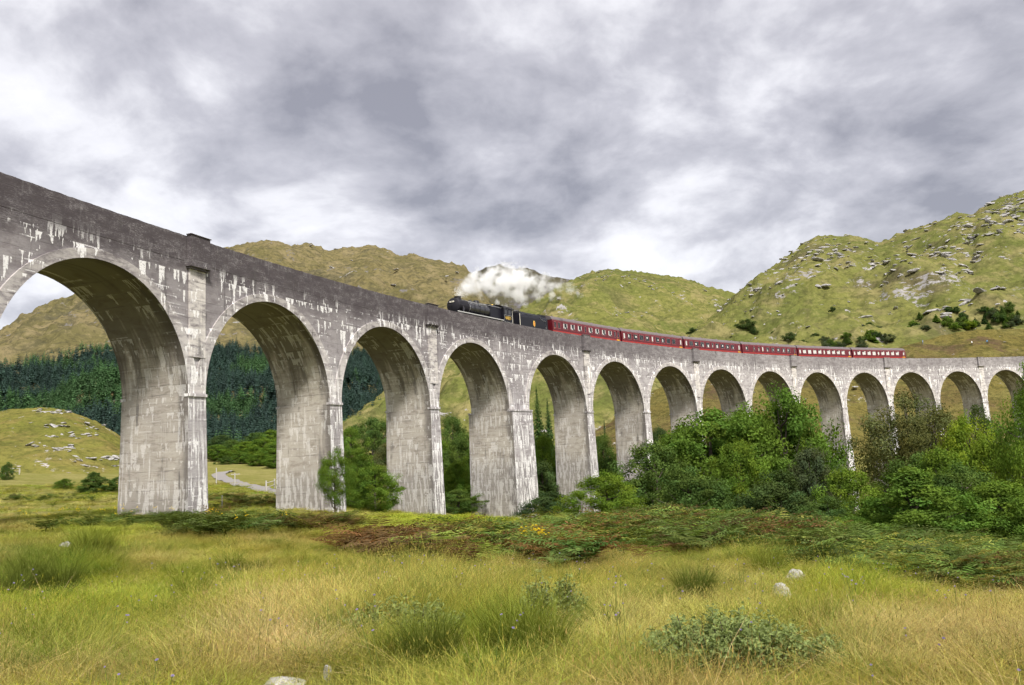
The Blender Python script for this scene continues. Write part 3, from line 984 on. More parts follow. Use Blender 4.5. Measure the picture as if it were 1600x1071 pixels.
def text_mesh(name, body, size, mat, parent, loc, rot, ext=.004):
    cu = bpy.data.curves.new(name, 'FONT')
    cu.body = body; cu.size = size; cu.extrude = ext
    cu.align_x = 'CENTER'; cu.align_y = 'CENTER'
    tmp = bpy.data.objects.new('tmp', cu)
    COL.objects.link(tmp)
    bpy.context.view_layer.update()
    me = bpy.data.meshes.new_from_object(tmp.evaluated_get(bpy.context.evaluated_depsgraph_get()))
    bpy.data.objects.remove(tmp)
    me.materials.clear(); me.materials.append(mat)
    o = link(name, me, parent)
    o.location = loc; o.rotation_euler = rot
    return o


# --- locomotive
mloc, _ = track_frame(43.0, 55.2)
loco = empty('steam_locomotive'); loco.matrix_world = mloc
tag(loco, 'black steam locomotive leading the train, facing left over the viaduct', 'locomotive')
BZ = 2.72
mb = MB(); cyl_x(mb, -2.25, -.05, .90, .90, BZ)
mb.grid([[(x, r * math.cos(t_), BZ + r * math.sin(t_)) for t_ in [2 * math.pi * i / 28 for i in range(29)]] for (x, r) in ((-.05, .90), (.02, .86), (.04, .80), (.12, .62), (.20, .30), (.21, .02))], None, 0, False, True)
sb = mb.build('smokebox', M_smoke, loco)
mb = MB(); mb.tube([(.10, -.74, BZ), (.24, -.2, BZ)], .03, 6); mb.tube([(.10, -.74, BZ + .35), (.22, -.25, BZ + .30)], .03, 6); mb.tube([(.2, 0, BZ), (.32, 0, BZ)], .06, 8); mb.build('door_hinge', M_frame, sb)
mb = MB(); mb.box((.24, 0, BZ + .42), (.03, .62, .16)); npl = mb.build('number_plate', M_cream, sb)
text_mesh('plate_number', '44871', .13, M_frame, sb, (.262, 0, BZ + .42), (math.pi / 2, 0, math.pi / 2))
mb = MB(); lathe_z(mb, -1.0, 0, [(.52, BZ + .82), (.42, BZ + .90), (.38, BZ + 1.02), (.40, BZ + 1.10), (.44, BZ + 1.12), (.44, BZ + 1.16), (.32, BZ + 1.16), (.30, BZ + 1.0)]); mb.build('chimney', M_smoke, loco)
mb = MB()
a28 = [2 * math.pi * i / 28 for i in range(29)]
mb.grid([[(x, r * math.cos(t_), cz + r * math.sin(t_)) for t_ in a28] for (x, r, cz) in ((-2.25, .86, BZ), (-3.6, .87, BZ), (-6.7, .95, BZ + .04))], None, 0, True, True)
boil = mb.build('boiler', M_lag, loco)
for bx in (-2.3, -3.4, -4.5, -5.6, -6.65):
    r = .868 + (.085) * max(0, (-bx - 2.3)) / 4.4
    mb = MB(); cyl_x(mb, bx - .04, bx + .04, r + .006, r + .006, BZ + .04 * max(0, (-bx - 2.3)) / 4.4, 28, False, False); mb.build('boiler_band', M_line if bx in (-2.3,) else M_black, boil)
mb = MB(); lathe_z(mb, -5.0, 0, [(.46, BZ + .80), (.40, BZ + .95), (.38, BZ + 1.08), (.30, BZ + 1.17), (.12, BZ + 1.22), (.01, BZ + 1.225)]); mb.build('dome', M_black, loco)
mb = MB(); lathe_z(mb, -3.7, 0, [(.30, BZ + .82), (.27, BZ + .98), (.2, BZ + 1.04), (.02, BZ + 1.06)], 12); mb.build('top_feed', M_black, loco)
# firebox with square shoulders
mb = MB()
fp_ = [(-.98, 1.75), (-.98, 3.15), (-.92, 3.45), (-.72, 3.62), (-.3, 3.68), (.3, 3.68), (.72, 3.62), (.92, 3.45), (.98, 3.15), (.98, 1.75)]
mb.grid([[(x, y * k, z - dz_) for (y, z) in fp_] for (x, k, dz_) in ((-6.7, .97, 0), (-9.3, 1.0, .06))], None, 0, False, False)
mb.face([(-6.7, y * .97, z) for (y, z) in fp_])
mb.build('firebox', M_black, loco)
mb = MB(); lathe_z(mb, -8.5, -.2, [(.11, 3.6), (.10, 3.85), (.02, 3.86)], 10); lathe_z(mb, -8.5, .2, [(.11, 3.6), (.10, 3.85), (.02, 3.86)], 10); mb.build('safety_valve', M_gold, loco)
mb = MB(); mb.box((-4.1, 0, 1.80), (10.4, 2.6, .07)); mb.build('running_plate', M_black, loco)
for y in (-1.31, 1.31):
    mb = MB(); mb.box((-4.1, y, 1.78), (10.4, .02, .12)); mb.build('valance', M_line, loco)
    mb = MB(); mb.tube([(-.6, y * .72, BZ - .2), (-.55, y * .84, 2.2), (-.3, y * .9, 1.85)], .14, 10); mb.build('steam_pipe', M_smoke, loco)
    mb = MB(); mb.tube([(-.3, y * .74, BZ + .55), (-6.6, y * .76, BZ + .62), (-9.2, y * .8, BZ + .62)], .022, 6); mb.build('handrail', M_line, loco)
    mb = MB(); cyl_x(mb, -1.4, -.1, .42, .42, 1.15, 20, True, True, y * .86); mb.build('cylinder', M_black, loco)
    mb = MB(); mb.box((-5.5, y * .8, .95), (5.0, .06, .12)); mb.build('coupling_rod', M_line, loco)
    for wx in (-3.4, -5.5, -8.0):
        mb = MB(); wheel(mb, wx, y * .56, .91); mb.build('driving_wheel', M_frame, loco)
    for wx in (.3, -1.7):
        mb = MB(); wheel(mb, wx, y * .56, .50); mb.build('bogie_wheel', M_frame, loco)
mb = MB(); mb.box((-4.4, 0, 1.15), (11.4, 1.05, .75)); mb.build('main_frame', M_frame, loco)
mb = MB(); mb.box((1.32, 0, 1.12), (.12, 2.5, .42)); bbm = mb.build('buffer_beam', M_redp, loco)
for y in (-.87, .87):
    mb = MB(); cyl_x(mb, 1.36, 1.75, .10, .10, 1.06, 12, True, True, y); cyl_x(mb, 1.75, 1.80, .23, .23, 1.06, 16, True, True, y); mb.build('buffer', M_frame, bbm)
# cab
mb = MB()
for y in (-1.33, 1.33):
    mb.box((-10.35, y, 2.02), (2.1, .05, 1.10))
    mb.box((-9.42, y, 2.95), (.24, .05, .76)); mb.box((-10.35, y, 2.95), (.14, .05, .76)); mb.box((-11.28, y, 2.95), (.24, .05, .76))
    mb.box((-10.35, y, 3.36), (2.1, .05, .10))
mb.box((-9.32, 0, 2.6), (.05, 2.62, 1.6))
cab = mb.build('cab', M_black, loco)
mb = MB()
rp_ = [(-1.42, 3.34), (-1.30, 3.52), (-.9, 3.74), (-.4, 3.86), (0, 3.89), (.4, 3.86), (.9, 3.74), (1.30, 3.52), (1.42, 3.34)]
mb.grid([[(x, y, z) for (y, z) in rp_] for x in (-9.15, -11.9)], None, 0, False, True)
mb.grid([[(x, y, z - .05) for (y, z) in rp_] for x in (-9.15, -11.9)], None, 0, True, True)
mb.face([(-9.31, y, z - .01) for (y, z) in rp_])
mb.build('roof', M_smoke, cab)
for y in (-1.32, 1.32):
    for wx in (-9.92, -10.78):
        mb = MB(); mb.box((wx, y, 2.95), (.68, .02, .70)); mb.build('window', M_glass, cab)
    sgn = -1 if y < 0 else 1
    text_mesh('cab_number', '44871', .60, M_gold, cab, (-10.35, y * 1.034, 2.12), (math.pi / 2, 0, 0 if sgn < 0 else math.pi))
    mb = MB()
    for (cx_, cz_, lx, lz) in ((-10.35, 2.50, 1.9, .025), (-10.35, 1.60, 1.9, .025), (-9.4, 2.05, .025, .9), (-11.3, 2.05, .025, .9)):
        mb.box((cx_, y * 1.0295, cz_), (lx, .008, lz))
    mb.build('lining', M_line, cab)
    mb = MB(); mb.tube([(-11.5, y, 1.5), (-11.5, y, 3.1)], .025, 6); mb.build('grab_rail', M_cream, cab)

# --- tender
mten, _ = track_frame(56.0, 64.0)
ten = empty('tender'); ten.matrix_world = mten
tag(ten, 'black coal tender with gold and red crest, coupled between locomotive and carriages', 'tender')
mb = MB()
tp_ = [(-1.32, 1.25), (-1.32, 2.75), (-1.26, 3.02), (-1.12, 3.22)]
tpf = tp_ + [(1.12, 3.22), (1.26, 3.02), (1.32, 2.75), (1.32, 1.25)]
mb.grid([[(x, y, z) for (y, z) in tpf] for x in (-.2, -7.4)], None, 0, False, False)
mb.face([(-.2, y, z) for (y, z) in tpf]); mb.face([(-7.4, y, z) for (y, z) in tpf][::-1])
tb_ = mb.build('tank', M_black, ten)
mb = MB()
for i in range(15):
    for j in range(5):
        x = -.7 - i * .30; y = -.75 + j * .37
        mb.box((x + random.uniform(-.08, .08), y, 3.25 + .14 * math.sin(i * .5 + 1) * (1 - abs(j - 2) * .3) + random.uniform(-.04, .1)), (.36, .38, .35), rz=random.uniform(0, 1.5))
mb.build('coal', M_coal, ten)
mb = MB(); mb.box((-3.0, -1.15, 3.30), (5.0, .05, .22)); mb.box((-3.0, 1.15, 3.30), (5.0, .05, .22)); mb.build('coal_rail', M_lag, ten)
mb = MB(); mb.box((-6.4, 0, 3.38), (1.8, 2.2, .34)); mb.build('water_filler_dome', M_black, ten)
for y in (-1.33, 1.33):
    mb = MB()
    mb.tube([(-5.4, y, 3.16), (-5.6, y, 2.9), (-6.3, y, 2.72), (-6.9, y, 2.66), (-6.9, y, 1.7)], .024, 6); mb.build('pipe', M_line, ten)
    mb = MB()
    n = 18
    mb.face([(-3.8 + .26 * math.cos(2 * math.pi * i / n), y * 1.004, 2.1 + .40 * math.sin(2 * math.pi * i / n)) for i in range(n)][::(1 if y < 0 else -1)])
    cr_ = mb.build('crest', M_gold, tb_)
    mb = MB(); mb.face([(-3.8 + q[0] * .26, y * 1.007, 2.1 + q[1] * .40) for q in ((0, .75), (.42, .35), (.3, -.1), (.55, -.45), (.1, -.8), (-.35, -.6), (-.15, -.1), (-.5, .2), (-.3, .6))][::(1 if y < 0 else -1)]); mb.build('crest_lion', M_redp, cr_)
    mb = MB(); mb.tube([(-.25, y, 1.3), (-.25, y, 3.1)], .04, 6); mb.build('grab_rail', M_cream, ten)
    for wx in (-1.4, -3.7, -6.0):
        mb = MB(); wheel(mb, wx, y * .56, .65); mb.build('wheel', M_frame, ten)
mb = MB(); mb.box((-3.8, 0, .95), (7.2, 2.0, .55)); mb.build('frame', M_frame, ten)

# --- carriages
CL = 19.55
side = [(1.36, 1.10), (1.40, 1.55), (1.405, 2.0), (1.39, 2.5), (1.35, 3.05), (1.32, 3.20)]
roofp = [(1.34, 3.18), (1.27, 3.38), (1.08, 3.58), (.75, 3.74), (.38, 3.83), (0, 3.86)]


def yside(z):
    return float(np.interp(z, [q[1] for q in side], [q[0] for q in side]))


def make_coach(layout, style):
    """layout: list of ('w'|'d'|'s'|'g', x, width) ; style: how the windows look"""
    root = empty('carriage')
    mb = MB()
    prof = [(-y, z) for (y, z) in side] + [(y, z) for (y, z) in side[::-1]]
    mb.grid([[(x, y, z) for (y, z) in prof] for x in (-.12, -CL + .12)], None, 0, False, False)
    mb.face([(-.12, y, z) for (y, z) in prof]); mb.face([(-CL + .12, y, z) for (y, z) in prof][::-1])
    body = mb.build('body', M_maroon, root)
    mb = MB()
    pr = [(-y, z) for (y, z) in roofp] + [(y, z) for (y, z) in roofp[-2::-1]]
    mb.grid([[(x, y, z) for (y, z) in pr] for x in (-.08, -CL + .08)], None, 0, False, True)
    mb.face([(-.08, y, z) for (y, z) in pr]); mb.face([(-CL + .08, y, z) for (y, z) in pr][::-1])
    rf = mb.build('roof', M_roofg, root)
    for i in range(7):
        mb = MB(); x = -1.8 - i * 2.7; lathe_z(mb, x, .35 * (-1) ** i, [(.16, 3.78), (.15, 3.9), (.08, 3.94)], 10); mb.build('ventilator', M_roofg, rf)
    for sg in (-1, 1):
        mb = MB(); mb.box((-CL / 2, sg * 1.375, 1.56), (CL - .26, .09, .22)); mb.build('lower_band', M_sole, root)
        mb = MB(); mb.box((-CL / 2, sg * (yside(3.10) + .004), 3.10), (CL - .3, .012, .04)); mb.build('cantrail_line', M_winf, root)
        mb = MB(); mb.box((-CL + .95, sg * 1.428, 1.62), (.9, .02, .16)); mb.build('end_marking', M_yell, root)
        for (kind, x, wd) in layout:
            z0, z1 = 2.02, 2.86
            ym = sg * (yside(2.44) + .006)
            tilt = sg * .0
            if kind == 'd':
                mb = MB(); mb.box((x, ym - sg * .01, 2.15), (wd + .24, .03, 1.75)); dr = mb.build('door', M_maroon, root)
                mb = MB(); mb.box((x + wd * .42, ym + sg * .03, 1.95), (.10, .04, .04)); mb.build('handle', M_gold, dr)
            mb = MB()
            mb.box((x, ym + sg * .012, z1 + .02), (wd + .1, .03, .05)); mb.box((x, ym + sg * .012, z0 - .02), (wd + .1, .03, .05))
            mb.box((x - wd / 2 - .025, ym + sg * .012, (z0 + z1) / 2), (.05, .03, z1 - z0)); mb.box((x + wd / 2 + .025, ym + sg * .012, (z0 + z1) / 2), (.05, .03, z1 - z0))
            win = mb.build('window', M_winf, root)
            mb = MB(); mb.box((x, ym + sg * .008, (z0 + z1) / 2), (wd, .012, z1 - z0)); mb.build('pane', M_glass, win)
            # white pieces on the glass: curtains, table lamps, painted sky reflections (rear carriages)
            mb = MB(); rr = random.random()
            if style == 'curtain_or_reflection' and kind == 'w':
                mb.box((x + wd * .36, ym + sg * .0165, z0 + .45), (wd * .24, .004, .66)); mb.box((x - wd * .42, ym + sg * .0165, z0 + .5), (wd * .13, .004, .6))
                mb.box((x + .05, ym + sg * .0165, z0 + .16), (.22, .004, .20))
            elif style == 'mixed':
                if rr < .75: mb.box((x + wd * random.uniform(-.2, .25), ym + sg * .0165, z0 + random.uniform(.2, .5)), (wd * random.uniform(.2, .4), .004, random.uniform(.2, .5)))
                if kind == 'd' and rr < .6: mb.box((x, ym + sg * .0165, z0 + .42), (wd * .7, .0045, .75))
            elif style == 'painted_reflection':  # white panels that paint the bright sky reflection onto these panes
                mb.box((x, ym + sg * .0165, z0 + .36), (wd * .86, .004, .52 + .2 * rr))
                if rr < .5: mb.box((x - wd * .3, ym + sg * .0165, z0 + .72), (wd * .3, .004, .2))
            if mb.f: mb.build('curtain_or_reflection', M_curt_refl, win)
    for bx in (-2.9, -CL + 2.9):
        mb = MB(); mb.box((bx, 0, .72), (3.6, 2.1, .28))
        bo = mb.build('bogie', M_frame, root)
        for dx_ in (-1.3, 1.3):
            for y in (-.75, .75):
                mb = MB(); wheel(mb, bx + dx_, y, .457, n=14); mb.build('wheel', M_frame, bo)
    for bx in (.02, -CL - .02):
        mb = MB(); mb.box((bx, 0, 2.25), (.36, 1.15, 2.1)); mb.build('gangway', M_frame, root)
    mb = MB(); mb.box((-CL / 2, 0, .82), (7.5, 1.8, .50)); mb.build('underframe_tank', M_frame, root)
    return root


def lay_comp():
    L = [('d', -.75, .50), ('s', -1.75, .55)]
    L += [('w', -3.4 - i * 1.95, 1.05) for i in range(3)] + [('s', -8.85, .42)]
    L += [('w', -10.35 - i * 1.95, 1.05) for i in range(4)] + [('s', -17.7, .5), ('d', -18.75, .50)]
    return L


def lay_open():
    return [('d', -.8, .52), ('w', -2.3, 1.15), ('w', -4.1, 1.2), ('w', -5.9, 1.2), ('w', -7.7, 1.2), ('d', -9.3, .52), ('w', -10.9, 1.2), ('w', -12.7, 1.2), ('w', -14.5, 1.2), ('w', -16.3, 1.2), ('d', -18.7, .52)]


def lay_brake():
    return [('g', -1.6, .9), ('d', -4.0, .55), ('g', -5.7, .5), ('d', -7.0, .5), ('w', -8.7, 1.0), ('w', -10.6, 1.1), ('w', -12.6, 1.1), ('w', -14.5, 1.1), ('w', -16.4, 1.1), ('d', -18.6, .52)]


CO = [(lay_comp(), 'curtain_or_reflection', 'maroon carriage coupled directly behind the black tender, white curtains in its windows'),
      (lay_open(), 'mixed', 'maroon carriage second behind the tender'),
      (lay_open(), 'mixed', 'maroon carriage third behind the tender'),
      (lay_brake(), 'mixed', 'maroon brake carriage fourth behind the tender, with blank panels at its leading end'),
      (lay_open(), 'painted_reflection', 'maroon carriage last but one, with bright pale windows'),
      (lay_open(), 'painted_reflection', 'last maroon carriage at the rear end of the train')]
s0 = 64.45
PITCHC = 19.72
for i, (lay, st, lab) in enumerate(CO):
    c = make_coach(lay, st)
    m_, L_ = track_frame(s0 + i * PITCHC, s0 + i * PITCHC + CL)
    c.matrix_world = m_
    tag(c, lab, 'carriage', 'maroon carriages of the train')


# ------------------------------------------------------------------ steam
def steam_plume():
    bl = [(717, 456, 8, 100), (727, 449, 13, 101), (742, 443, 18, 102), (760, 441, 21, 103), (783, 439, 24, 105), (806, 440, 23, 107), (826, 441, 17, 109), (806, 458, 15, 107),
          (818, 468, 10, 108), (845, 449, 13, 110), (860, 446, 14, 111), (862, 461, 10, 111), (876, 446, 12, 112), (893, 452, 9, 113), (770, 458, 11, 104), (790, 478, 5, 106), (775, 474, 4.5, 105), (905, 458, 7, 114), (840, 462, 9, 110), (852, 436, 9, 111), (800, 425, 12, 106), (770, 425, 10, 104), (740, 430, 9, 102)]
    B = []
    bm = bmesh.new()
    for (px, py, r, Y) in bl:
        c = at(px, py, Y + 2); R_ = r * Y / F_PX * 1.18
        B.append((c, R_))
        g_ = bmesh.ops.create_icosphere(bm, subdivisions=3, radius=R_ * 1.28, matrix=Matrix.Translation(c))
    me = bpy.data.meshes.new('steam_plume'); bm.to_mesh(me); bm.free()
    o = link('steam_plume', me)
    md = o.modifiers.new('remesh', 'REMESH'); md.mode = 'VOXEL'; md.voxel_size = .22
    # bake the union so that the plume is one plain closed mesh
    bpy.context.view_layer.update()
    me2 = bpy.data.meshes.new_from_object(o.evaluated_get(bpy.context.evaluated_depsgraph_get()))
    o.modifiers.clear(); o.data = me2
    mt, nt, out = new_mat('steam')
    pos = nt.node('ShaderNodeNewGeometry').outputs['Position']
    wv = nt.node('ShaderNodeTexNoise'); wv.inputs['Scale'].default_value = .55; wv.inputs['Detail'].default_value = 3
    nt.l.new(pos, wv.inputs['Vector'])
    p2 = nt.v('ADD', pos, nt.v('SCALE', nt.v('SUBTRACT', wv.outputs['Color'], (.5, .5, .5)), s=1.6))
    d_ = None
    for (c, R_) in B:
        f = nt.m('SUBTRACT', 1.0, nt.m('DIVIDE', nt.v('DISTANCE', p2, tuple(c)), R_ * 1.15))
        d_ = f if d_ is None else nt.m('MAXIMUM', d_, f)
    n_ = nt.noise(pos, .85, 6, .66)
    dens = nt.m('ADD', d_, nt.m('MULTIPLY', nt.m('SUBTRACT', n_, .57), 3.2))
    dens = nt.ss(dens, 0.0, 1.0)
    # thins downwind, away from the chimney
    xs = nt.xyz(pos)[0]
    thin = nt.m('SUBTRACT', 1.0, nt.m('MULTIPLY', nt.ss(xs, 0.5, 8.0), .72))
    dens = nt.m('MULTIPLY', nt.m('MULTIPLY', dens, thin), 3.8)
    v_ = nt.node('ShaderNodeVolumePrincipled')
    v_.inputs['Color'].default_value = (.995, .995, 1.0, 1)
    v_.inputs['Anisotropy'].default_value = .1
    nt.l.new(dens, v_.inputs['Density'])
    nt.l.new(v_.outputs[0], out.inputs['Volume'])
    mt.cycles.volume_sampling = 'MULTIPLE_IMPORTANCE'
    me2.materials.clear(); me2.materials.append(mt)
    tag(o, 'white steam plume trailing back from the locomotive chimney', 'steam', None, 'stuff')


steam_plume()

# ------------------------------------------------------------------ foliage materials
def foliage_mat(name, color, transl=.35, inst=False, rough=.6, var=.35, spec=.25, hue=(1.25, 1.05, .6)):
    mt, nt, out = new_mat(name)
    vc = nt.node('ShaderNodeAttribute', attribute_name='tint', attribute_type='GEOMETRY').outputs['Color']
    c = nt.mix(1.0, color, vc, 'MULTIPLY')
    if inst:
        it = nt.node('ShaderNodeAttribute', attribute_name='itint', attribute_type='INSTANCER').outputs['Color']
        c = nt.mix(1.0, c, it, 'MULTIPLY')
    rnd = nt.node('ShaderNodeObjectInfo').outputs['Random']
    c = nt.mix(nt.m('MULTIPLY', rnd, var), c, nt.mix(1.0, c, hue, 'MULTIPLY'))
    b = nt.node('ShaderNodeBsdfDiffuse')
    nt.l.new(c, b.inputs['Color'])
    tr = nt.node('ShaderNodeBsdfTranslucent')
    nt.l.new(nt.mix(1.0, c, (1.1, 1.15, .65), 'MULTIPLY'), tr.inputs['Color'])
    mx = nt.node('ShaderNodeMixShader')
    mx.inputs[0].default_value = transl
    nt.l.new(b.outputs[0], mx.inputs[1]); nt.l.new(tr.outputs[0], mx.inputs[2])
    nt.l.new(mx.outputs[0], out.inputs['Surface'])
    return mt


L_dark = foliage_mat('leaf_dark', (.090, .150, .040), .32)
L_deep = foliage_mat('leaf_deep', (.064, .104, .038), .28)
L_mid = foliage_mat('leaf_mid', (.115, .195, .034), .36)
L_bright = foliage_mat('leaf_bright', (.135, .215, .034), .4)
L_lime = foliage_mat('leaf_lime', (.21, .30, .042), .45)
L_olive = foliage_mat('leaf_olive', (.125, .138, .052), .3)
L_grey = foliage_mat('leaf_greygreen', (.080, .108, .056), .28)
L_coni = foliage_mat('needle', (.044, .068, .060), .12, var=.5, hue=(1.1, 1.45, 1.0))
L_coniG = foliage_mat('needle_green', (.050, .095, .030), .15)
M_bark = simple_mat('bark', (.09, .075, .06), .9, .1, var=.5, vscale=6)
M_birch = simple_mat('birch_bark', (.42, .40, .37), .8, .2, var=.4, vscale=4)


def rot_to(nrm, rng):
    """random tangent frames for normals (N,3)"""
    r = rng.normal(size=nrm.shape)
    t_ = r - (r * nrm).sum(1, keepdims=True) * nrm
    t_ /= np.linalg.norm(t_, axis=1, keepdims=True) + 1e-9
    b = np.cross(nrm, t_)
    return t_, b


def leaf_mesh(name, C, Nn, size, rng, mat, tint, aspect=.6):
    """C centres, Nn normals, one kite-shaped leaf each"""
    t_, b = rot_to(Nn, rng)
    s_ = size[:, None]
    fold = Nn * s_ * .12
    v = np.stack([C - t_ * s_ * .5, C + b * s_ * .5 * aspect + fold, C + t_ * s_ * .5, C - b * s_ * .5 * aspect + fold], 1).reshape(-1, 3)
    f = np.arange(len(v)).reshape(-1, 4)
    return mesh_np(name, v, f, mat, smooth=False, col=np.repeat(tint, 4, axis=0))


def tree_proto(seed, H=10.0, wid=.36, base=.12, nclump=150, leaves=165, leaf=.20, rc=.80, shape='round', lean=0.0, spread=.85):
    rng = np.random.default_rng(seed)
    # clump centres inside a lumpy crown
    cs = []
    k = 0
    while len(cs) < nclump:
        u = rng.uniform(-1, 1, 3)
        r = np.linalg.norm(u)
        if r > 1 or r < .12: continue
        if rng.random() > (r ** .8 + .1): continue
        zf = (u[2] + 1) / 2
        if shape == 'round': pw = math.sin(math.pi * min(.98, .12 + .80 * zf)) ** .6
        elif shape == 'cone': pw = max(.12, (1 - zf) ** .75) * 1.15
        elif shape == 'tall': pw = math.sin(math.pi * min(.97, .15 + .82 * zf)) ** .9 * .9
        else: pw = (1 - zf * .55)
        ang = math.atan2(u[1], u[0])
        bump = 1 + .22 * math.sin(ang * 3 + seed) + .15 * math.sin(ang * 5 + 2.1 * seed + zf * 7)
        z = (base + (1 - base) * zf) * H * .95
        cs.append((u[0] / max(r, .01) * (r ** .8) * wid * H * pw * bump + lean * z, u[1] / max(r, .01) * (r ** .8) * wid * H * pw * bump, z))
    cs = np.array(cs)
    ax = np.stack([cs[:, 0] * 0 + lean * cs[:, 2], cs[:, 1] * 0, cs[:, 2] * .62 + .18 * H], 1)
    outw = cs - ax
    outw /= np.linalg.norm(outw, axis=1, keepdims=True) + 1e-6
    C = []; Nn = []; T = []; Sz = []
    for i, c in enumerate(cs):
        n = int(leaves * rng.uniform(.6, 1.4))
        R_ = rc * rng.uniform(.65, 1.25)
        q = rng.normal(size=(n, 3)); q /= np.linalg.norm(q, axis=1, keepdims=True)
        q *= (rng.random((n, 1)) ** .45)
        q *= np.array([R_, R_, R_ * spread])
        # clumps droop outwards
        C.append(c + q + outw[i] * R_ * .2)
        nn = q / (np.linalg.norm(q, axis=1, keepdims=True) + 1e-6) * .8 + outw[i] * .5 + np.array([0, 0, .35]) + rng.normal(size=(n, 3)) * .6
        Nn.append(nn / np.linalg.norm(nn, axis=1, keepdims=True))
        base_t = rng.uniform(.70, 1.22)
        g = rng.uniform(.75, 1.25, (n, 1)) * base_t
        wv = rng.uniform(-.12, .12)
        T.append(np.concatenate([g * (1 + wv), g, g * (1 - wv)], 1))
        Sz.append(leaf * rng.uniform(.6, 1.35, n))
    crown = leaf_mesh('crown', np.concatenate(C), np.concatenate(Nn), np.concatenate(Sz), rng, L_mid, np.concatenate(T))
    # trunk and limbs
    mb = MB()
    top = H * .85
    tr = [Vector((lean * z + .12 * math.sin(z * .7 + seed), .12 * math.cos(z * .9 + seed), z)) for z in np.linspace(-.6, top, 8)]
    mb.tube(tr, [.030 * H * (1 - .9 * i / 7) * .7 + .02 for i in range(8)], 8)
    for i in rng.choice(len(cs), min(len(cs), 26), replace=False):
        c = Vector(cs[i])
        zb = max(.06 * H, c.z - rng.uniform(.10, .28) * H)
        b0 = Vector((lean * zb, 0, zb))
        mid = b0.lerp(c, .5) + Vector((0, 0, -.03 * H))
        mb.tube([b0, mid, c], [.010 * H, .006 * H, .002 * H], 5, cap=False)
    ob = mb.build('trunk', M_bark)
    tm = ob.data
    bpy.data.objects.remove(ob)
    return tm, crown


def conifer_proto(seed, H=10.0, wid=.17, whorls=26, per=9, mat=None, seg=3, base=.06):
    rng = np.random.default_rng(seed)
    C = []; Nn = []; Sz = []; T = []
    for i in range(whorls):
        f = i / (whorls - 1)
        z = H * (base + (1 - base) * f)
        R_ = wid * H * (1 - f) ** .85 + .05
        for j in range(per):
            a = 2 * math.pi * (j + rng.random()) / per
            L = R_ * rng.uniform(.7, 1.15)
            for q in range(seg):
                d = (q + .6) / seg
                C.append((math.cos(a) * L * d, math.sin(a) * L * d, z - L * d * .35 + rng.uniform(-.1, .1)))
                Nn.append((math.cos(a) * .5 + rng.normal() * .4, math.sin(a) * .5 + rng.normal() * .4, .8))
                Sz.append(max(.12, L / seg * 1.9 * rng.uniform(.8, 1.2)))
                g = rng.uniform(.65, 1.35)
                T.append((g, g, g))
    Nn = np.array(Nn); Nn /= np.linalg.norm(Nn, axis=1, keepdims=True)
    crown = leaf_mesh('crown', np.array(C), Nn, np.array(Sz), rng, mat or L_coni, np.array(T), .55)
    mb = MB(); mb.tube([(0, 0, -.8), (0, 0, H * .5), (0, 0, H * .97)], [.018 * H, .010 * H, .003 * H], 6)
    ob = mb.build('trunk', M_bark); tm = ob.data; bpy.data.objects.remove(ob)
    return tm, crown


PR = {'round': tree_proto(1), 'round2': tree_proto(2, wid=.40, base=.05, nclump=165), 'bush': tree_proto(3, wid=.50, base=.0, nclump=150, shape='bush', leaf=.21, rc=.85),
      'bush2': tree_proto(4, wid=.42, base=.0, nclump=160, shape='round', leaf=.21), 'tall': tree_proto(5, wid=.27, base=.08, nclump=160, shape='tall', rc=.7, leaf=.19),
      'cone': tree_proto(6, wid=.36, base=.0, nclump=165, shape='cone', rc=.72, leaf=.2), 'airy': tree_proto(7, wid=.36, base=.15, nclump=150, leaves=200, leaf=.15, rc=.85, spread=.9),
      'spruce': conifer_proto(8, whorls=46, per=15, seg=5, mat=L_coniG), 'spruce2': conifer_proto(9, wid=.24, whorls=40, per=15, seg=5, mat=L_coniG),
      'low': tree_proto(10, H=10, wid=.42, base=.0, nclump=40, leaves=130, leaf=.55, rc=1.7, shape='round')}


def place_tree(name, proto, mat, loc, H, wscale=1.0, rz=None, label=None, cat='tree', group=None, bark=None):
    tm, cm = PR[proto]
    root = empty(name, loc, random.uniform(0, 6.28) if rz is None else rz)
    k = H / 10.0
    root.scale = (k * wscale, k * wscale, k)
    a = link('trunk', tm, root); b = link('crown', cm, root)
    if mat is not None:
        b.material_slots[0].link = 'OBJECT'; b.material_slots[0].material = mat
    if bark is not None:
        a.material_slots[0].link = 'OBJECT'; a.material_slots[0].material = bark
    tag(root, label, cat, group)
    return root


PW = {'round': .72, 'round2': .80, 'bush': .82, 'bush2': .84, 'tall': .50, 'cone': .74, 'airy': .72, 'spruce': .34, 'spruce2': .48, 'low': .84}


def tree_px(name, proto, mat, px, top, depth, wpx, label, cat='tree', group=None, hill_=None, basepx=None, bark=None):
    """tree whose top shows at pixel (px, top), planted on the ground at that distance"""
    if hill_:
        b = hpick(hill_, px, basepx)
        depth = b.y
        loc = Vector((b.x, b.y, b.z - .2))
    else:
        p = at(px, top, depth)
        loc = Vector((p.x, depth, tz(p.x, depth) - .15))
    topz = at(px, top, depth).z
    H = max(.8, topz - loc.z) / .97
    wm = wpx * depth / F_PX
    ws = min(2.2, max(.5, 1.28 * wm / (PW[proto] * H)))
    return place_tree(name, proto, mat, loc, H, ws, None, label, cat, group, bark)


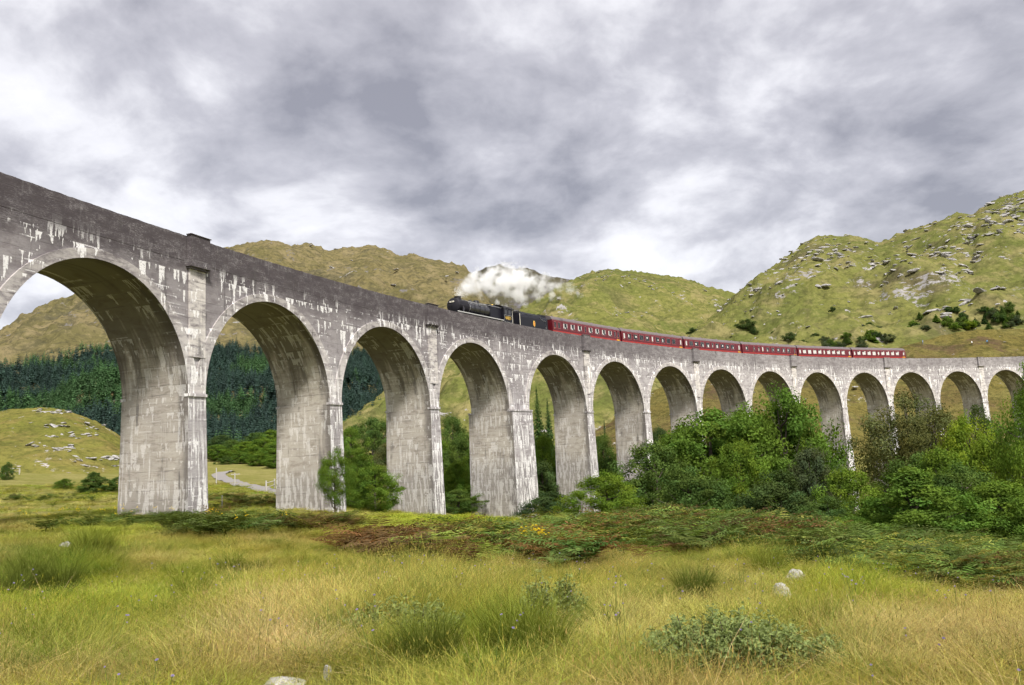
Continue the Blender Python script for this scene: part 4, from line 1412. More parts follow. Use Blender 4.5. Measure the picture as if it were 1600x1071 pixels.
GT = 'broadleaf trees filling the valley on the right'
for a in [
    ('broadleaf_tree', 'round2', L_bright, 945, 738, 66, 95, 'light green bushy tree, leftmost of the wood right of the bare piers'),
    ('broadleaf_tree', 'bush', L_deep, 858, 768, 78, 80, 'low dark bush growing against the foot of the thick pier'),
    ('broadleaf_tree', 'bush2', L_dark, 1020, 692, 76, 110, 'dark green tree between the light bushy tree and the tallest trees'),
    ('broadleaf_tree', 'round', L_mid, 1105, 630, 84, 150, 'tall fresh green tree left of the tallest tree'),
    ('broadleaf_tree', 'bush2', L_bright, 1150, 690, 72, 90, 'bright-leaved lower tree in front of the tallest tree'),
    ('broadleaf_tree', 'round2', L_mid, 1215, 608, 86, 130, 'tallest green tree, rising in front of the far arches'),
    ('broadleaf_tree', 'round', L_mid, 1180, 640, 92, 150, 'mid green tree tucked close behind the tallest tree'),
    ('broadleaf_tree', 'bush2', L_grey, 1262, 700, 74, 80, 'grey-green tree on the right flank of the tallest tree'),
    ('broadleaf_tree', 'bush2', L_bright, 1325, 732, 62, 95, 'vivid green spreading tree in the middle of the wood'),
    ('broadleaf_tree', 'cone', L_mid, 1420, 730, 31, 175, 'cone-shaped green tree standing in front of the wood beside the bracken'),
    ('broadleaf_tree', 'airy', L_olive, 1412, 608, 118, 130, 'olive feathery birch under the far arches'),
    ('broadleaf_tree', 'airy', L_olive, 1455, 640, 112, 110, 'thin olive birch right of the large feathery birch'),
    ('broadleaf_tree', 'round2', L_lime, 1508, 650, 104, 90, 'yellow-green tree, brightest of the wood'),
    ('broadleaf_tree', 'bush2', L_bright, 1545, 688, 92, 90, 'bright green tree below the yellow-green one'),
    ('spruce_tree', 'spruce2', L_deep, 1604, 590, 92, 150, 'large dark conifer at the right edge'),
    ('broadleaf_tree', 'bush', L_deep, 1526, 632, 175, 42, 'small dark round bush beside the far pier'),
    ('broadleaf_tree', 'bush2', L_mid, 1560, 752, 38, 150, 'mid green tree low at the right edge beyond the bracken'),
    ('broadleaf_tree', 'round2', L_dark, 1500, 728, 66, 120, 'dark green tree behind the cone-shaped tree'),
    ('broadleaf_tree', 'bush2', L_mid, 1620, 770, 36, 120, 'dark tree cut off by the right edge, near the bracken'),
    ('broadleaf_tree', 'round', L_dark, 1440, 700, 88, 110, 'dark tree below the olive birches'),
    ('broadleaf_tree', 'bush', L_dark, 1075, 730, 66, 110, 'dark low tree at the foot of the tall fresh green tree'),
    ('broadleaf_tree', 'bush', L_deep, 1215, 735, 64, 120, 'shaded low tree at the foot of the tallest tree'),
    ('broadleaf_tree', 'airy', L_bright, 1625, 555, 70, 110, 'leafy branch tips of a tree reaching in at the right edge above the wood'),
    ('broadleaf_tree', 'bush', L_mid, 1360, 785, 38, 90, 'small green tree left of the cone-shaped tree'),
    ('broadleaf_tree', 'bush', L_dark, 1290, 775, 50, 80, 'small dark tree under the vivid green spreading tree'),
    ('broadleaf_tree', 'bush', L_lime, 1310, 808, 33, 32, 'tiny lime green sapling at the edge of the bracken'),
    ('broadleaf_tree', 'round2', L_mid, 1062, 668, 88, 100, 'mid green rounded tree between the dark green tree and the tall fresh green tree'),
    ('broadleaf_tree', 'round2', L_mid, 1155, 640, 94, 110, 'mid green tree filling the gap left of the tallest tree'),
    ('broadleaf_tree', 'tall', L_grey, 1258, 668, 96, 50, 'slim grey-green tree right behind the tallest tree'),
    ('broadleaf_tree', 'bush2', L_bright, 1470, 700, 84, 90, 'bright green tree behind the dark tree by the cone-shaped one'),
    ('broadleaf_tree', 'bush2', L_deep, 980, 752, 84, 90, 'dark tree behind the light green bushy tree'),
]:
    tree_px(*a, 'tree', GT)

GP = 'trees seen between the piers'
for a in [
    ('willow_tree', 'airy', L_mid, 522, 698, 66, 44, 'thin green willow growing against the second pier'),
    ('broadleaf_tree', 'bush2', L_bright, 585, 728, 82, 70, 'bright green bushy tree left of the third pier'),
    ('broadleaf_tree', 'bush2', L_mid, 556, 712, 90, 60, 'mid green tree right of the willow, between second and third pier'),
    ('broadleaf_tree', 'round', L_dark, 580, 648, 170, 60, 'dark tree on the slope between second and third pier'),
    ('broadleaf_tree', 'bush2', L_mid, 548, 668, 150, 50, 'mid green bush on the slope right of the second pier'),
    ('broadleaf_tree', 'bush2', L_mid, 560, 740, 100, 60, 'low green bush between the willow and the bright bushy tree'),
    ('broadleaf_tree', 'bush2', L_mid, 690, 690, 150, 60, 'mid green bush just right of the third pier'),
    ('broadleaf_tree', 'bush2', L_mid, 745, 745, 108, 50, 'low green bush hugging the left side of the fourth pier'),
    ('broadleaf_tree', 'bush2', L_mid, 470, 700, 190, 60, 'mid green tree hidden partly by the second pier'),
    ('broadleaf_tree', 'bush2', L_olive, 610, 690, 130, 60, 'olive bush behind the third pier'),
    ('broadleaf_tree', 'bush2', L_dark, 706, 650, 160, 50, 'dark bush high on the slope between third and fourth pier'),
    ('broadleaf_tree', 'round', L_dark, 725, 672, 140, 55, 'dark tree between third and fourth pier'),
    ('broadleaf_tree', 'bush2', L_bright, 712, 722, 116, 46, 'bright bush between third and fourth pier'),
    ('broadleaf_tree', 'bush2', L_dark, 716, 765, 104, 60, 'shaded low bush between third and fourth pier'),
    ('broadleaf_tree', 'bush', L_mid, 735, 700, 128, 40, 'mid green bush against the fourth pier'),
    ('spruce_tree', 'spruce2', L_coniG, 838, 612, 150, 30, 'young green spruce between the thick pier and the fifth pier'),
    ('spruce_tree', 'spruce2', L_coniG, 855, 630, 146, 28, 'second young spruce beside the fifth pier'),
    ('broadleaf_tree', 'bush2', L_bright, 850, 680, 132, 50, 'bright bush below the young spruces'),
    ('broadleaf_tree', 'bush2', L_deep, 846, 722, 124, 60, 'dark bush deep between the thick pier and fifth pier'),
    ('broadleaf_tree', 'bush2', L_dark, 940, 680, 160, 50, 'dark tree between fifth and sixth pier'),
    ('spruce_tree', 'spruce', L_deep, 944, 662, 170, 16, 'small dark spruce between fifth and sixth pier'),
    ('broadleaf_tree', 'bush2', L_deep, 1030, 668, 178, 36, 'dark tree right of the sixth pier'),
    ('broadleaf_tree', 'bush2', L_dark, 945, 715, 145, 60, 'shaded bush low between fifth and sixth pier'),
]:
    tree_px(*a, 'tree', GP)

# broadleaf wood at the foot of the forest, by the road
GW = 'broadleaf trees by the bend of the road'
ORD2 = 'first second third fourth fifth sixth seventh eighth ninth tenth eleventh twelfth thirteenth fourteenth fifteenth sixteenth seventeenth'.split()
for i, (px, top, dep, wp, mt) in enumerate(sorted([(340, 695, 225, 34, L_mid), (362, 688, 232, 44, L_dark), (388, 690, 228, 44, L_bright), (412, 684, 226, 46, L_bright), (430, 692, 220, 38, L_mid), (375, 705, 216, 40, L_mid),
                                            (405, 706, 212, 44, L_mid), (352, 712, 212, 36, L_dark), (428, 712, 206, 40, L_mid), (345, 680, 245, 40, L_deep), (400, 676, 245, 40, L_dark), (425, 672, 245, 40, L_mid),
                                            (450, 690, 220, 40, L_mid), (480, 690, 215, 44, L_dark), (332, 700, 238, 30, L_deep), (300, 705, 238, 40, L_dark), (510, 690, 200, 44, L_mid)], key=lambda q: q[0])):
    tree_px('broadleaf_tree', random.choice(['bush2', 'round2', 'bush']), mt, px, top, dep, wp, '%s tree by the road bend, %s from left in the belt below the conifers' % ({L_mid.name: 'mid green', L_dark.name: 'dark green', L_bright.name: 'bright green', L_deep.name: 'blackish green'}[mt.name], ORD2[i]), 'tree', GW)

# left field
for a in [('broadleaf_tree', 'cone', L_dark, 147, 737, 105, 50, 'small dark green tree standing in the field left of the first pier'),
          ('broadleaf_tree', 'bush2', L_dark, 188, 745, 108, 34, 'dark bush half hidden by the first pier'),
          ('low_bush', 'bush', L_mid, 100, 748, 118, 62, 'low wide green bush left of the small dark tree'),
          ('low_bush', 'bush', L_dark, 12, 722, 150, 18, 'tiny dark bush at the left edge below the knoll'),
          ('low_bush', 'bush', L_olive, 22, 776, 95, 30, 'small olive bush in the field at the left edge')]:
    tree_px(*a, 'tree' if 'tree' in a[0] else 'bush')

# trees on the hill at the right
GH = 'trees dotted over the foot of the right hill'
rr = random.Random(3)
spots = []
for i in range(66):
    px = rr.uniform(1285, 1590)
    cy = np.interp(px, [1285, 1340, 1400, 1450, 1500, 1590], [540, 534, 520, 502, 500, 500])
    spots.append((px, cy + rr.uniform(-15, 16), rr.choice([L_dark, L_grey, L_mid, L_grey, L_coniG, L_dark]), rr.uniform(8, 16)))
ORD = 'first second third fourth fifth sixth seventh eighth ninth tenth eleventh twelfth thirteenth fourteenth fifteenth sixteenth seventeenth eighteenth nineteenth twentieth'.split()
ORD += ['twenty-' + q for q in ORD[:9]] + ['thirtieth'] + ['thirty-' + q for q in ORD[:9]] + ['fortieth'] + ['forty-' + q for q in ORD[:9]] + ['fiftieth'] + ['fifty-' + q for q in ORD[:9]] + ['sixtieth'] + ['sixty-' + q for q in ORD[:9]]
CN = {L_dark.name: 'dark green', L_deep.name: 'blackish green', L_mid.name: 'mid green', L_grey.name: 'grey-green', L_coniG.name: 'conifer green'}
for i, (px, py, mt, wp) in enumerate(sorted(spots, key=lambda q: q[0])):
    pk = rr.choice(['low', 'low', 'spruce2'])
    tree_px('hillside_tree', pk, mt, px, py - wp * rr.uniform(.8, 1.2), 0, wp, '%s %s tree, %s from the left in the belt above the rear carriages' % (CN[mt.name], 'pointed' if pk == 'spruce2' else 'rounded', ORD[i]), 'tree', GH, 'D', py)
for i, (px, py, wp, lab) in enumerate([(1082, 523, 13, 'dark bush in the gully where the two green hills meet'), (1167, 515, 20, 'wide dark bush on the green slope above the third carriage'), (1178, 519, 10, 'small bush right of the wide dark bush'),
                                       (1233, 531, 14, 'dark tree above the fourth carriage'), (1208, 524, 8, 'small dark bush left of the dark tree above the fourth carriage'), (1255, 541, 12, 'dark bush above the fifth carriage'),
                                       (1266, 512, 7, 'lone dark bush high above the fifth carriage'), (1275, 528, 9, 'small dark bush left of the belt of trees'), (1242, 547, 9, 'low bush just above the carriage roofs'), (1300, 486, 8, 'tiny dark bush high on the right hill')]):
    tree_px('hillside_bush', 'low', L_deep, px, py - wp * .8, 0, wp, lab, 'bush', None, 'D', py)
tree_px('hillside_tree', 'low', L_lime, 1512, 502, 0, 22, 'lime green tree in the belt above the heath', 'tree', None, 'D', 516)

# ------------------------------------------------------------------ scatter (geometry nodes, one object = stuff)
LIB = {}


def lib_collection(name, meshes):
    c = bpy.data.collections.new(name)
    for i, me in enumerate(meshes):
        o = bpy.data.objects.new('%s_%02d' % (name, i), me)
        c.objects.link(o)
    return c


def scatter(name, pts, rot, scl, idx, tint, coll, label, cat):
    me = bpy.data.meshes.new(name)
    n = len(pts)
    me.vertices.add(n)
    me.vertices.foreach_set('co', np.asarray(pts, np.float32).ravel())
    for nm, typ, arr in (('rot', 'FLOAT_VECTOR', rot), ('scl', 'FLOAT_VECTOR', scl), ('itint', 'FLOAT_VECTOR', tint)):
        a = me.attributes.new(nm, typ, 'POINT')
        a.data.foreach_set('vector', np.asarray(arr, np.float32).ravel())
    a = me.attributes.new('idx', 'INT', 'POINT')
    a.data.foreach_set('value', np.asarray(idx, np.int32))
    o = link(name, me)
    ng = bpy.data.node_groups.new('scatter_' + name, 'GeometryNodeTree')
    ng.interface.new_socket('Geometry', in_out='INPUT', socket_type='NodeSocketGeometry')
    ng.interface.new_socket('Geometry', in_out='OUTPUT', socket_type='NodeSocketGeometry')
    N = ng.nodes; Lk = ng.links
    gi = N.new('NodeGroupInput'); go = N.new('NodeGroupOutput')
    ci = N.new('GeometryNodeCollectionInfo'); ci.inputs['Collection'].default_value = coll
    ci.inputs['Separate Children'].default_value = True; ci.inputs['Reset Children'].default_value = True
    ip = N.new('GeometryNodeInstanceOnPoints'); ip.inputs['Pick Instance'].default_value = True
    def na(nm, typ):
        q = N.new('GeometryNodeInputNamedAttribute'); q.data_type = typ; q.inputs['Name'].default_value = nm
        return q.outputs['Attribute']
    er = N.new('FunctionNodeEulerToRotation')
    Lk.new(gi.outputs[0], ip.inputs['Points']); Lk.new(ci.outputs[0], ip.inputs['Instance'])
    Lk.new(na('idx', 'INT'), ip.inputs['Instance Index'])
    Lk.new(na('rot', 'FLOAT_VECTOR'), er.inputs[0]); Lk.new(er.outputs[0], ip.inputs['Rotation'])
    Lk.new(na('scl', 'FLOAT_VECTOR'), ip.inputs['Scale'])
    Lk.new(ip.outputs[0], go.inputs[0])
    md = o.modifiers.new('scatter', 'NODES'); md.node_group = ng
    tag(o, label, cat, None, 'stuff')
    return o


# conifer forest on the lower slope of the left ridge
V, nr = HILLS['A']
rngF = np.random.default_rng(21)
flat = V[:nr].reshape(-1, 3)
PXa, PYa = proj_np(flat)
keep = (PXa > -150) & (PXa < 720)
tl = np.interp(PXa, [-150, 0, 60, 110, 150, 195, 250, 335, 350, 380, 405, 420, 437, 470, 500, 530, 548, 575, 600, 660, 720],
               [600, 585, 575, 562, 555, 548, 545, 548, 540, 556, 560, 552, 546, 560, 580, 560, 552, 552, 585, 620, 640])
keep &= (PYa > tl) & (PYa < 745)
cand = flat[keep]
# weight by ground area: rows are evenly spaced in distance, so columns spread with it
wgt = cand[:, 1] ** 1.0
NF = 26000
sel = rngF.choice(len(cand), NF, p=wgt / wgt.sum())
fp3 = cand[sel] + np.stack([rngF.normal(0, 4.5, NF), rngF.normal(0, 4.5, NF), np.full(NF, -1.0)], 1)
forest_lib = lib_collection('conifer', [conifer_proto(30 + i, H=8.5, wid=[.26, .22, .30][i], whorls=12, per=8, seg=3)[1] for i in range(3)])
tb = rngF.uniform(.8, 1.3, (NF, 1))
grn = (fbm(fp3[:, 0] / 70, fp3[:, 1] / 70, 3) > .12)[:, None]
tintF = tb * np.where(grn, np.array([[1.5, 1.75, .9]]), np.array([[1.0, 1.0, 1.05]]))
hs = rngF.uniform(.55, 1.35, NF)
scatter('conifer_forest', fp3, np.stack([rngF.normal(0, .04, NF), rngF.normal(0, .04, NF), rngF.uniform(0, 6.28, NF)], 1), np.stack([hs, hs, hs * rngF.uniform(.9, 1.25, NF)], 1), rngF.integers(0, 3, NF), tintF,
        forest_lib, 'dense dark conifer forest covering the lower slope behind the near arches', 'forest')
for m_ in (L_coni,):
    nt_ = NT(m_.node_tree)
    bs = [n for n in m_.node_tree.nodes if n.type == 'BSDF_DIFFUSE'][0]
    src = bs.inputs['Color'].links[0].from_socket
    it = nt_.node('ShaderNodeAttribute', attribute_name='itint', attribute_type='INSTANCER').outputs['Color']
    nt_.l.new(nt_.mix(1.0, src, it, 'MULTIPLY'), bs.inputs['Color'])

# ------------------------------------------------------------------ meadow plants
G_grass = foliage_mat('grass_blade', (1, 1, 1), .35, True, .55, .25, .2, (1.15, 1.0, .8))
G_fern = foliage_mat('bracken_frond', (1, 1, 1), .35, True, .65, .25, .15, (1.2, 1.0, .7))
G_shrub = foliage_mat('shrub_leaf', (.22, .27, .10), .35)
G_rush = foliage_mat('rush_blade', (1, 1, 1), .3, False, .5, .2)


def blades_mesh(name, seed, n, rad, h0, h1, wid, bend, mat, base_c, tip_c, seg=3, up=1.0, heads=0.0):
    rng = np.random.default_rng(seed)
    ang = rng.uniform(0, 2 * np.pi, n)
    rr_ = rad * np.sqrt(rng.random(n))
    bx, by = rr_ * np.cos(ang), rr_ * np.sin(ang)
    H = rng.uniform(h0, h1, n)
    dirn = ang + rng.normal(0, .9, n)
    bd = bend * rng.uniform(.3, 1.4, n) * H
    face = dirn + np.pi / 2 + rng.normal(0, .5, n)
    w0 = wid * rng.uniform(.6, 1.4, n)
    V = []; F = []; Cc = []
    g = rng.uniform(.7, 1.3, n)
    for k in range(seg + 1):
        f = k / seg
        cx = bx + np.cos(dirn) * bd * f ** 1.8
        cy = by + np.sin(dirn) * bd * f ** 1.8
        cz = H * (f - .25 * bend * f ** 2.2) - .05
        ww = w0 * (1 - f) ** .7 * .5 + .0004
        V.append(np.stack([cx - np.cos(face) * ww, cy - np.sin(face) * ww, cz], 1))
        V.append(np.stack([cx + np.cos(face) * ww, cy + np.sin(face) * ww, cz], 1))
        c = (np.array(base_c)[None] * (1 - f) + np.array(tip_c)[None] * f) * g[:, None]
        Cc += [c, c]
    V = np.stack(V, 1).reshape(-1, 3); Cc = np.stack(Cc, 1).reshape(-1, 3)
    st = 2 * (seg + 1)
    for k in range(seg):
        o = np.arange(n) * st + 2 * k
        F.append(np.stack([o, o + 1, o + 3, o + 2], 1))
    F = np.concatenate(F)
    if heads > 0:
        m = int(n * heads)
        i = rng.choice(n, m, replace=False)
        tip = V.reshape(n, st, 3)[i, -1]
        hv = []
        for q, (dx_, dz_) in enumerate(((-1, 0), (0, -.5), (1, 0), (0, 1))):
            hv.append(tip + np.stack([np.cos(face[i]) * dx_ * .0035, np.sin(face[i]) * dx_ * .0035, np.full(m, dz_ * .035)], 1))
        o0 = len(V)
        V = np.concatenate([V, np.stack(hv, 1).reshape(-1, 3)])
        Cc = np.concatenate([Cc, np.repeat(np.array([[1.05, .88, .85]]), 4 * m, 0)])
        F = np.concatenate([F, o0 + np.arange(4 * m).reshape(-1, 4)])
    return mesh_np(name, V, F, mat, smooth=True, col=Cc)


def fern_mesh(seed, n=7, L=.95):
    """a bracken plant: arching fronds with paired, tapering pinnae"""
    rng = np.random.default_rng(seed)
    V = []; F = []; Cc = []
    for i in range(n):
        a = 2 * np.pi * (i + rng.random() * .8) / n
        l = L * rng.uniform(.75, 1.2)
        stem = .30 * rng.uniform(.7, 1.3)
        el = rng.uniform(.55, 1.05)
        d = np.array([math.cos(a), math.sin(a), 0]); sd_ = np.array([-math.sin(a), math.cos(a), 0])
        pts = []
        for k in range(13):
            f = k / 12
            r_ = l * f
            pts.append(d * (r_ * math.cos(el * (1 - f * .6)) + .02) + np.array([0, 0, stem + r_ * math.sin(el) * (1 - .62 * f)]))
        g = rng.uniform(.75, 1.25)
        v0 = len(V)
        V += [np.array([0, 0, -.08]) - sd_ * .006, np.array([0, 0, -.08]) + sd_ * .006, pts[0] + sd_ * .006, pts[0] - sd_ * .006]
        F.append((v0, v0 + 1, v0 + 2, v0 + 3)); Cc += [(.45 * g, .36 * g, .15 * g)] * 4
        for k in range(12):
            f = k / 12
            wl = .36 * l * math.sin(math.pi * min(.95, .28 + .70 * f)) ** 1.2 * (1 - f * .35)
            for sg in (-1, 1):
                p0 = pts[k]; tang = pts[k + 1] - pts[k]
                tip = p0 + sd_ * sg * wl + tang * .9 + np.array([0, 0, -.12 * wl + rng.normal(0, .02)])
                v0 = len(V)
                V += [p0, p0 * .55 + tip * .45 - tang * .22 + np.array([0, 0, .01]), tip, p0 * .5 + tip * .5 + tang * .42]
                F.append((v0, v0 + 1, v0 + 2, v0 + 3))
                q = g * rng.uniform(.8, 1.2)
                Cc += [(q, q, q)] * 4
    return mesh_np('fern', np.array(V), np.array(F), G_fern, smooth=False, col=np.array(Cc))


def flower_mesh(seed, col, hgt, n=5, size=.035):
    rng = np.random.default_rng(seed)
    V = []; F = []; Cc = []
    for i in range(n):
        x, y = rng.normal(0, .10, 2); h = hgt * rng.uniform(.75, 1.15)
        v0 = len(V)
        V += [(x * .3 - .003, y * .3, 0), (x * .3 + .003, y * .3, 0), (x + .002, y, h), (x - .002, y, h)]
        F.append((v0, v0 + 1, v0 + 2, v0 + 3)); Cc += [(.12, .16, .04)] * 4
        for (ux, uy, uz) in ((1, 0, .0), (0, 1, .0), (.7, .7, .6)):
            v0 = len(V); s_ = size * rng.uniform(.7, 1.2)
            V += [(x - ux * s_, y - uy * s_, h - uz * s_ * .5), (x, y, h - s_ * .6), (x + ux * s_, y + uy * s_, h + uz * s_ * .5), (x, y, h + s_ * .6)]
            F.append((v0, v0 + 1, v0 + 2, v0 + 3)); Cc += [col] * 4
    return mesh_np('flower', np.array(V, float), np.array(F), G_grass, smooth=False, col=np.array(Cc))


W1 = (1, 1, 1)
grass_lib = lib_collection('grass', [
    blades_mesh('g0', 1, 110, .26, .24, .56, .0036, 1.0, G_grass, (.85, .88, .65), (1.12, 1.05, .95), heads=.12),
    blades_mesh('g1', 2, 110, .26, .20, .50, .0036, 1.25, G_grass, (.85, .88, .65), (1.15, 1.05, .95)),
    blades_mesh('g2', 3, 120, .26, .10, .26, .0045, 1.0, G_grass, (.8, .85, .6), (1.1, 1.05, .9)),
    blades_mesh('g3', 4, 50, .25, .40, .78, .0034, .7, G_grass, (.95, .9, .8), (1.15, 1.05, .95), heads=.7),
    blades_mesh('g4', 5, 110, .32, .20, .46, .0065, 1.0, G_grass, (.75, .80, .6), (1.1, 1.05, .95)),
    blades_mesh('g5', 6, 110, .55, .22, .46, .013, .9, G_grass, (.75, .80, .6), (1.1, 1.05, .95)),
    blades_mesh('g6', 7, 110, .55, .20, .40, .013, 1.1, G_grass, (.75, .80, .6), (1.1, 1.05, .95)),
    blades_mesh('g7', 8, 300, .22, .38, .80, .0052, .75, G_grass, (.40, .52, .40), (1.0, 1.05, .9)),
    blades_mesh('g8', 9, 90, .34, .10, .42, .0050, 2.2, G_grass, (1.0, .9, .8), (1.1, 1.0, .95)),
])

rngG = np.random.default_rng(77)
GREEN, LUSH, OLIVE, STRAW, TAN, BROWN, DGREEN = [np.array(c) for c in ((.170, .240, .034), (.320, .385, .054), (.295, .300, .060), (.50, .45, .20), (.60, .50, .30), (.29, .21, .095), (.085, .140, .030))]
# patches picked out on the photograph: (px, py, rx, ry, colour, strength)
PATCH = [(60, 905, 90, 40, DGREEN, .9), (145, 862, 45, 22, LUSH, .9), (120, 960, 120, 60, LUSH, .6), (250, 960, 90, 40, LUSH, .6), (300, 905, 60, 40, LUSH, .45), (820, 1015, 80, 45, GREEN, .8), (700, 1040, 60, 30, GREEN, .7),
         (420, 1020, 70, 50, TAN, .85), (470, 990, 70, 40, STRAW, .7), (640, 900, 160, 40, OLIVE, .6), (980, 1010, 90, 50, STRAW, .6), (1090, 940, 25, 22, DGREEN, .7), (1160, 1060, 120, 30, STRAW, .6),
         (1450, 1030, 120, 50, STRAW, .5), (1560, 980, 100, 60, BROWN, .45), (950, 910, 140, 30, OLIVE, .6), (1350, 930, 120, 30, LUSH, .6), (560, 830, 120, 18, LUSH, .5), (700, 818, 120, 14, LUSH, .8), (780, 822, 90, 14, LUSH, .6),
         (430, 855, 160, 20, BROWN, .45), (250, 895, 40, 12, BROWN, .6), (900, 890, 60, 25, BROWN, .4), (620, 960, 90, 40, STRAW, .35), (1220, 1000, 60, 40, LUSH, .4), (60, 1040, 110, 40, GREEN, .5), (200, 1040, 80, 30, LUSH, .4)]


def grass_color(x, y, z, n):
    px, py = proj_np(np.stack([x, y, z], 1))
    a = fbm(x / 3.2, y / 3.2, 4); b = fbm(x / 11 + 40, y / 11, 3); c = fbm(x / 1.1 + 9, y / 1.1 + 4, 3)
    w_ = np.clip((a + .1) * 2.0 + .35, 0, 1)[:, None]
    col = OLIVE[None] * (1 - w_) + STRAW[None] * w_ * .9
    g_ = np.clip((b + .10) * 3.5, 0, 1)[:, None]
    col = col * (1 - g_ * .75) + LUSH[None] * g_ * .75
    d_ = np.clip((c - .16) * 4.5, 0, 1)[:, None]
    col = col * (1 - d_ * .85) + GREEN[None] * d_ * .85
    br = np.clip((fbm(x / 2.2 + 80, y / 2.2 - 30, 4) - .18) * 4, 0, 1)[:, None]
    col = col * (1 - br * .6) + BROWN[None] * br * .6
    for (qx, qy, rx, ry, cc, st) in PATCH:
        m = np.exp(-(((px - qx) / rx) ** 2 + ((py - qy) / ry) ** 2)) * st
        m = np.clip(m * 1.3, 0, st)[:, None]
        col = col * (1 - m) + cc[None] * m
    col = col * rngG.uniform(.55, 1.35, (n, 1)) * (1 + .38 * fbm(x / .9 + 3, y / .9, 3))[:, None] * (1 + rngG.normal(0, .05, (n, 3)))
    return np.clip(col, .01, 1), px, py


def wedge(n, r0, r1, spread=.67):
    r = np.sqrt(rngG.uniform(r0 ** 2, r1 ** 2, n))
    a = rngG.uniform(-spread, spread, n)
    return r * np.sin(a), r * np.cos(a)


def near_via(x, y, pad=.6):
    """inside the viaduct's footprint of piers"""
    r = np.hypot(x - VCX, y - VCY) - VR
    return (r > -pad) & (r < VW + pad)


# bare spots: in front of stones, under shrubs and tussocks (pixel, radius in pixels)
CLEAR = [(440, 1075, 50), (1243, 922, 26), (1222, 948, 28), (657, 852, 20), (103, 864, 20), (510, 1060, 18), (1150, 1030, 100), (1080, 1035, 55), (1220, 1035, 55), (630, 1000, 55), (866, 988, 32), (48, 920, 45), (95, 930, 30), (135, 875, 28), (800, 1030, 45), (672, 1046, 30), (1140, 860, 18)]
xs, ys, ids, scs = [], [], [], []
for (n, r0, r1, kinds, pk, s0_, s1_) in ((6000, 3.2, 13, (0, 1, 2, 3), (.34, .36, .18, .12), .8, 1.15), (13000, 13, 34, (0, 1, 3, 4), (.2, .22, .08, .50), .85, 1.25), (10500, 34, 64, (4, 5, 6), (.2, .42, .38), .75, 1.15), (8500, 64, 150, (5, 6), (.5, .5), .9, 1.5)):
    x, y = wedge(n, r0, r1)
    xs.append(x); ys.append(y); ids.append(rngG.choice(kinds, n, p=pk)); scs.append(rngG.uniform(s0_, s1_, n))
# tussocks and flattened litter
x, y = wedge(900, 4.5, 30); xs.append(x); ys.append(y); ids.append(np.full(900, 7)); scs.append(rngG.uniform(.4, .95, 900))
x, y = wedge(2600, 3.5, 26); xs.append(x); ys.append(y); ids.append(np.full(2600, 8)); scs.append(rngG.uniform(.8, 1.4, 2600))
x = np.concatenate(xs); y = np.concatenate(ys); idx = np.concatenate(ids); sc_ = np.concatenate(scs)
z = terr(x, y)
tint, px, py = grass_color(x, y, z, len(x))
ts7 = (idx == 7)
mixg = np.where(rngG.random((len(x), 1)) < .5, GREEN[None] * .8, DGREEN[None] * 1.15)
tint = np.where(ts7[:, None], tint * .25 + mixg * .75, tint)
lit = (idx == 8) & (rngG.random(len(x)) < .6)
tint = np.where(lit[:, None], tint * .35 + TAN[None] * .6, tint)
tall = .34 + .74 * np.clip(fbm(x / 4 + 7, y / 4 + 3, 3) + .5, 0, 1)
# the far valley floor under the wood needs no meadow grass; keep off the piers too
ok = (z > -4.2) & (px > -220) & (px < 1820)
rad_ = np.hypot(x - VCX, y - VCY) - VR
for k in KS:
    ps = vp(PIERS[k][0], VW / 2, 0)
    a_pt = np.arctan2(y - VCY, x - VCX); s_pt = (VA0 - a_pt) * VR
    ok &= ~((np.abs(s_pt - PIERS[k][0]) < PIERS[k][1] / 2 + .5) & (rad_ > -.5) & (rad_ < VW + .5))
for (qx, qy, r_) in CLEAR:
    p = hit(qx, qy)
    rm_ = r_ * p.y / F_PX
    ok &= ~((np.abs(x - p.x * y / p.y) < rm_) & (p.y - y > -.4 * rm_ - .1) & (p.y - y < 1.6 * rm_ + .9))
ok &= rngG.random(len(x)) < np.where((py < 770) & (px > 400), .25, 1)
N_ = int(ok.sum())
ss_ = (sc_ * tall)[ok]
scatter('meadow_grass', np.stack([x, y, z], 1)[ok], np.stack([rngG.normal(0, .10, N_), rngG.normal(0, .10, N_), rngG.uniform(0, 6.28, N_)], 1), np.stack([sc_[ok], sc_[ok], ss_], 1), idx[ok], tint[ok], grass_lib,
        'long olive and straw-coloured grass covering the meadow in the foreground', 'grass')

